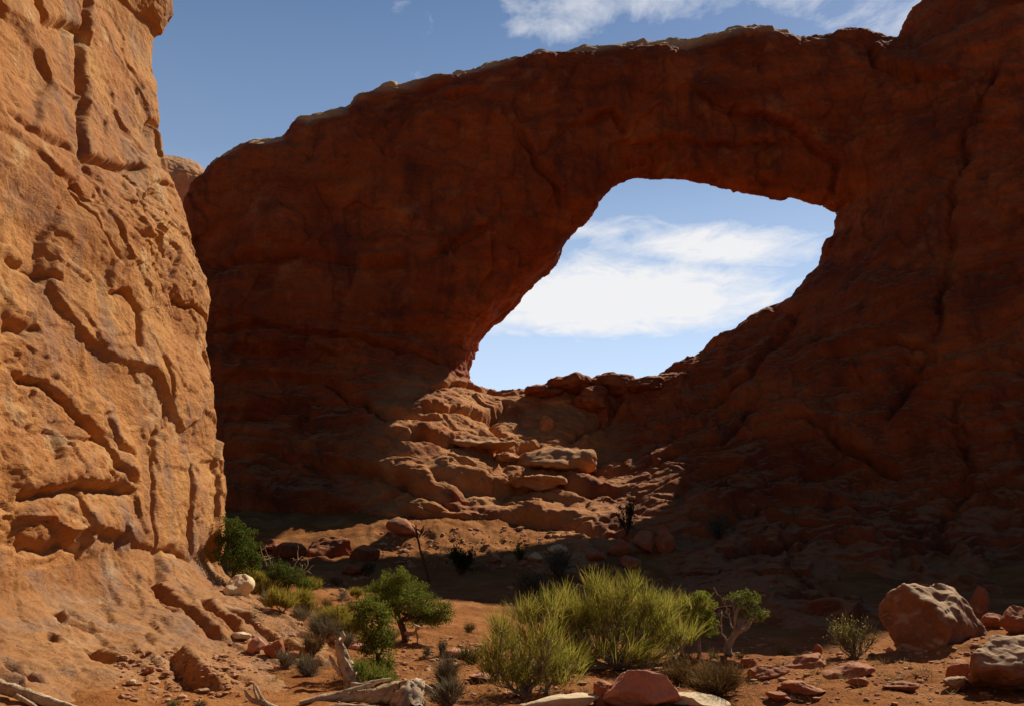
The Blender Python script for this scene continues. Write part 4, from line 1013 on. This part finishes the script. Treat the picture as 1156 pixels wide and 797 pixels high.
# ------------------------------------------------------------------ big broom bushes
broom('broom_bush', 'big yellow green broom bush with pale spreading branches, largest of the bushes', 'bush', (694, 754),
      [(664, 702, 22, 18), (698, 684, 24, 12), (730, 690, 20, 12), (690, 706, 26, 18), (746, 704, 20, 13), (652, 726, 22, 16), (722, 724, 32, 15), (640, 692, 12, 12), (690, 738, 44, 10), (764, 722, 22, 12), (676, 672, 12, 7), (714, 672, 10, 6), (632, 742, 22, 10), (648, 708, 18, 12), (655, 748, 20, 6), (728, 746, 26, 6), (634, 722, 16, 12), (626, 758, 18, 7)],
      L_EPH, W_GREYB, .33, .0042, 2.5, 3.0, lean=.75, tuft=9, spread=.28)
broom('broom_bush', 'dense olive broom bush, left neighbour of the largest one', 'bush', (596, 784),
      [(566, 716, 12, 10), (594, 704, 16, 11), (622, 700, 16, 12), (578, 736, 24, 14), (614, 728, 28, 18), (566, 760, 24, 14), (600, 758, 34, 16), (636, 752, 26, 14), (558, 744, 14, 10), (585, 772, 34, 7), (628, 768, 22, 7)],
      L_EPH, W_GREYB, .27, .0042, 2.4, 2.4, lean=.7, tuft=9, spread=.3)
broom('broom_bush', 'bright green broom bush leaning right toward the slim tree', 'bush', (760, 746),
      [(768, 700, 18, 12), (782, 692, 16, 9), (755, 690, 14, 10), (765, 716, 20, 12), (748, 708, 12, 12)], L_EPH, W_GREYB, .26, .005, 1.4, 2.6, lean=.9, tuft=11)
broom('low_bush', 'low green bush at the foot of the light green juniper bush', 'bush', (412, 774), [(398, 764, 16, 7), (418, 764, 20, 8), (438, 768, 12, 6), (408, 757, 14, 6)], L_JUN, W_BARK, .14, .0045, 2.4, 2, tuft=14, spread=.45)

# ------------------------------------------------------------------ shrubs
YS = 'yellow green shrubs on the lit sand behind the apron'
for lab, b, cl in [('pale yellow shrub just right of the half dead juniper', (349, 672), [(349, 662, 13, 6), (345, 666, 10, 5)]), ('yellow shrub below the half dead juniper', (342, 694), [(341, 680, 11, 9), (347, 686, 11, 7)]),
                   ('widest yellow shrub, left of the light green juniper bush', (376, 712), [(368, 700, 13, 7), (384, 698, 14, 7), (376, 704, 20, 5)]), ('small yellow shrub at the shadow edge, farthest back', (403, 676), [(403, 671, 7, 4)]),
                   ('round yellow shrub touching the apron rim under the grey brush', (392, 724), [(388, 714, 13, 7), (400, 712, 10, 6)]), ('yellow shrub between the half dead juniper and the apron rim', (318, 690), [(314, 680, 12, 7), (324, 682, 10, 6)]),
                   ('pale olive shrub in front of the cliff corner', (302, 676), [(298, 668, 12, 6), (308, 666, 9, 6)]), ('low olive shrub behind the juniper bush at the shadow edge', (420, 694), [(414, 688, 13, 5), (428, 690, 10, 4)]),
                   ('olive shrub at the foot of the corner juniper', (285, 668), [(280, 652, 13, 9), (292, 656, 10, 7), (272, 655, 12, 8)])]:
    broom('yellow_shrub', lab, 'shrub', b, cl, L_YEL, W_GREYB, .24, .0095, 2.8, 1.4, group=YS, tuft=13, spread=.45)
DS = 'dry grey and brown shrubs on the sand'
for lab, b, w_, h_, lm, n in [('grey dome shaped shrub on the apron next to the dark chunk of rock', (322, 755), 26, 24, L_GREY, 420), ('wider grey shrub on the apron left of the dead stump', (350, 764), 46, 20, L_GREY, 520),
        ('thin tan shrub on the apron above the wider grey shrub', (352, 738), 34, 18, L_BROWN, 260), ('grey brush behind the apron rim under the widest yellow shrub', (362, 722), 46, 22, L_GREY, 420),
        ('grey shrub on sand between the stump log and the olive bush, upper one', (500, 776), 52, 34, L_GREY, 520), ('grey shrub at the bottom edge right of the stump log', (505, 796), 62, 26, L_GREY, 460),
        ('forked thin grey plant on bare sand right of the juniper trunk', (482, 742), 14, 18, L_GREY, 70), ('upright thin grey plant left of the flat orange stone', (499, 740), 13, 26, L_BLUE, 130),
        ('little grey shrub back at the edge of the shadow', (387, 678), 24, 10, L_GREY, 160), ('small brown shrub below the farthest yellow shrub', (368, 688), 20, 12, L_BROWN, 160), ('grey shrub in front of the half dead juniper', (340, 702), 30, 16, L_GREY, 240),
        ('grey shrub touching the left foot of the juniper trunk', (440, 722), 30, 14, L_GREY, 240), ('brown brush between the two widest yellow shrubs', (360, 700), 26, 14, L_BROWN, 220), ('tan shrub at the shadow edge above the juniper bush', (398, 690), 24, 12, L_BROWN, 200),
        ('low grey shrub right behind the apron rim, lowest one there', (392, 732), 34, 14, L_GREY, 260), ('grey shrub at the pale rim below the corner juniper', (300, 684), 28, 14, L_GREY, 220), ('brown shrub between the corner juniper and the half dead one', (298, 668), 22, 12, L_BROWN, 180),
        ('thin brown shrub far back in the sun above the widest yellow shrub', (380, 660), 22, 9, L_BROWN, 140), ('small brown shrub by the foot of the slim green tree', (775, 750), 26, 14, L_BROWN, 200), ('dry shrub at the shadow edge left of the bush, in shade', (530, 712), 24, 10, L_BROWN, 120)]:
    k_ = 1.25 if b[1] < 740 and b[0] < 410 else 1.05
    twiggy('dry_shrub', lab, 'shrub', b, w_ * k_, h_ * k_, lm, W_DTWIG if lm is L_BROWN else W_GREYB, int(n * 1.5), .0045, DS)
twiggy('brown_shrub', 'wide brown shrub below the lip, left of the ledge rocks', 'shrub', (808, 786), 100, 36, L_BROWN, W_DTWIG, 1500, .0042, None, 700, L_BROWN, size=.018)
twiggy('brown_shrub', 'brown shrub touching the right end of the pinkish block', 'shrub', (768, 772), 50, 28, L_BROWN, W_DTWIG, 600, .0042, None, 400, L_BROWN, size=.018)
twiggy('leafy_shrub', 'sparse leafy shrub with pale upright twigs beside the large boulder', 'shrub', (966, 744), 70, 50, L_GREY, W_GREYB, 330, .0048, None, 900, L_EPH, size=.022)
twiggy('creeping_shrub', 'creeping shrub of dark bent branches left of the olive broom bush', 'shrub', (532, 748), 44, 18, L_BROWN, W_DTWIG, 160, .007, None, 500, L_JUN2, size=.022)
SS = 'dark bushes growing in the deep shade'
for lab, b, w_, h_, lm, n, lf in [('dark bush standing on the sunlit bank', (521, 648), 44, 38, L_DARK, 260, 1600), ('small bright green shrub on the sunlit bank', (586, 632), 20, 17, L_EPH, 200, 500), ('grey green shrub in shade at the right end of the sunlit bank', (632, 652), 54, 34, L_BLUE, 300, 900),
        ('dim green shrub behind the top of the olive bush', (596, 676), 56, 30, L_BLUE, 300, 900), ('dark tall bush on the shaded slope under the window', (708, 604), 34, 50, L_DARK, 260, 1500), ('grey green shrub on the right shaded slope', (812, 608), 44, 28, L_BLUE, 260, 800), ('dim shrub in the shade left of the juniper crown', (415, 650), 22, 20, L_BLUE, 160, 400)]:
    twiggy('shade_bush', lab, 'bush', b, w_, h_, L_GREY if lm is L_BLUE else L_DARK, W_DTWIG, n, .012, SS, lf, lm, size=.085)

# ------------------------------------------------------------------ dead wood
deadwood('dead_stump', 'bleached dead stump leaning left among the shrubs', (398, 777), [('trunk', [(400, 780, 0, 8.5), (395, 766, 0, 8), (388, 750, .02, 7), (382, 734, .03, 5.5), (379, 726, .03, 3.2)]), ('broken_tip', [(381, 732, .03, 2.5), (386, 724, 0, 2.0), (384, 717, 0, .9)]), ('side_branch', [(386, 762, -.02, 3), (378, 752, -.05, 2.4), (372, 742, -.05, 1)])])
deadwood('dead_log', 'bleached fallen log at the bottom below the dead stump', (420, 797), [('trunk', [(466, 800, -.25, 11), (462, 788, -.05, 13), (448, 785, .1, 11), (420, 788, .15, 8), (392, 789, .2, 6), (345, 796, .2, 3.5)]), ('broken_end', [(452, 797, -.2, 9), (457, 784, -.12, 10), (468, 776, -.02, 8), (474, 772, .05, 3)]), ('branch', [(418, 776, .3, 2.5), (398, 782, .22, 3), (372, 789, .15, 4), (340, 794, .05, 2)]),
          ('branch', [(436, 772, .35, 1.2), (420, 775, .3, 2.6), (404, 778, .28, 2.6), (392, 776, .25, 1)]), ('branch', [(484, 780, .05, 1.2), (470, 774, .05, 2.2), (452, 776, .1, 2.6)]), ('branch', [(430, 797, -.2, 3), (385, 797, -.1, 4), (350, 800, -.1, 3)])], sink=.0)
deadwood('dead_log', 'bleached log lying at the lower left corner on the apron', (30, 793), [('trunk', [(-30, 773, .2, 5), (0, 779, .1, 6), (30, 786, .05, 5.5), (55, 793, 0, 5), (85, 800, 0, 3.5)]), ('branch', [(20, 785, -.05, 2.5), (40, 793, -.1, 2), (52, 800, -.1, 1)])], sink=.0)
deadwood('dead_branch', 'thin forked dead branch at the bottom on the apron', (300, 796), [('stem', [(312, 800, 0, 3), (298, 794, 0, 2.8), (284, 790, 0, 2.5), (276, 780, 0, 1)]), ('fork', [(298, 794, 0, 2), (290, 782, .05, 1.6), (282, 772, .05, .6)]), ('fork', [(292, 792, .0, 1.5), (288, 780, -.05, 1.2), (287, 772, -.05, .5)])])
deadwood('dead_branch', 'pale dead branch lying at the foot of the big bushes', (632, 772), [('stem', [(648, 753, .15, 2.6), (638, 762, .05, 2.6), (628, 772, 0, 2.2), (620, 780, -.05, 1)]), ('fork', [(640, 760, .05, 1.5), (643, 768, -.02, 1.3), (641, 776, -.05, .8)]), ('fork', [(632, 768, 0, 1.5), (622, 770, 0, 1.2), (612, 778, 0, .6)])])
deadwood('dead_sapling', 'thin bare leaning sapling in front of the sunlit bank', (484, 656), [('trunk', [(486, 662, 0, 1.5), (480, 640, 0, 1.4), (474, 622, 0, 1.3), (470, 606, 0, 1.1), (468, 594, 0, .7)])] + [('twig', [(471 + i, 610 - i * 2, 0, .8), (471 + a, 604 - i * 2, b_, .6), (471 + a * 1.4, 597 - i, b_ * 2, .3)]) for i, (a, b_) in enumerate([(-5, .1), (5, -.1), (-3, -.2), (4, .2), (-6, .15)])], W_DTWIG)
# ------------------------------------------------------------------ grass tufts
GT = 'tufts of dry grass'
for lab, (px, py), w_, h_, n in [('green grass tuft in the shade on the lip beside the twisted tree', (886, 740), 36, 13, 130), ('pale grass at the bottom edge on the apron, left tuft', (196, 796), 30, 8, 110), ('pale grass at the bottom edge on the apron, right tuft', (226, 796), 24, 7, 90), ('fine grass left of the twisted trunk', (806, 742), 18, 10, 50), ('grass blades right of the twisted trunk', (836, 742), 14, 10, 50)]:
    L = Loc(px, py, .01); n_ = n; B = np.stack([rng.normal(size=n_) * w_ * L.s * .11, rng.normal(size=n_) * w_ * L.s * .08, np.zeros(n_)], 1)
    vf = stems(B, np.stack([rng.normal(size=n_) * .6, rng.normal(size=n_) * .5, np.ones(n_)], 1), h_ * L.s * rng.uniform(.6, 1.2, n_), np.full(n_, .0035), .2, 2)
    o = link('grass_tuft', mesh_np('grass_tuft', *vf), L_GRASS); o.location = L.base; tag(o, lab, 'grass tuft', GT)
# dry grass and litter between the shrubs: ground cover nobody could count
def ground_cover():
    B, Dv, Ln = [], [], []
    for (x0, x1, y0, y1, n) in [(285, 440, 650, 735, 260), (380, 560, 715, 792, 170), (540, 830, 735, 792, 150), (830, 1080, 742, 792, 60), (300, 400, 735, 770, 40)]:
        for _ in range(n):
            p = ray(rng.uniform(x0, x1), rng.uniform(y0, y1))
            if p[1] > 42: continue
            m = rng.integers(5, 16); B.append(p + rng.normal(size=(m, 3)) * np.array((.05, .05, 0))); Dv.append(rng.normal(size=(m, 3)) * np.array((.8, .8, .25)) + np.array((0, 0, .6))); Ln.append(rng.uniform(.05, .16) * rng.uniform(.6, 1.3, m))
    B = np.concatenate(B); n = len(B)
    vf = stems(B, np.concatenate(Dv), np.concatenate(Ln), np.full(n, .004), .3, 2, 0, True)
    tag(link('dry_grass', mesh_np('dry_grass', *vf), L_LITTER), 'dry grass and twig litter scattered over the sand', 'dry grass', kind='stuff')
ground_cover()
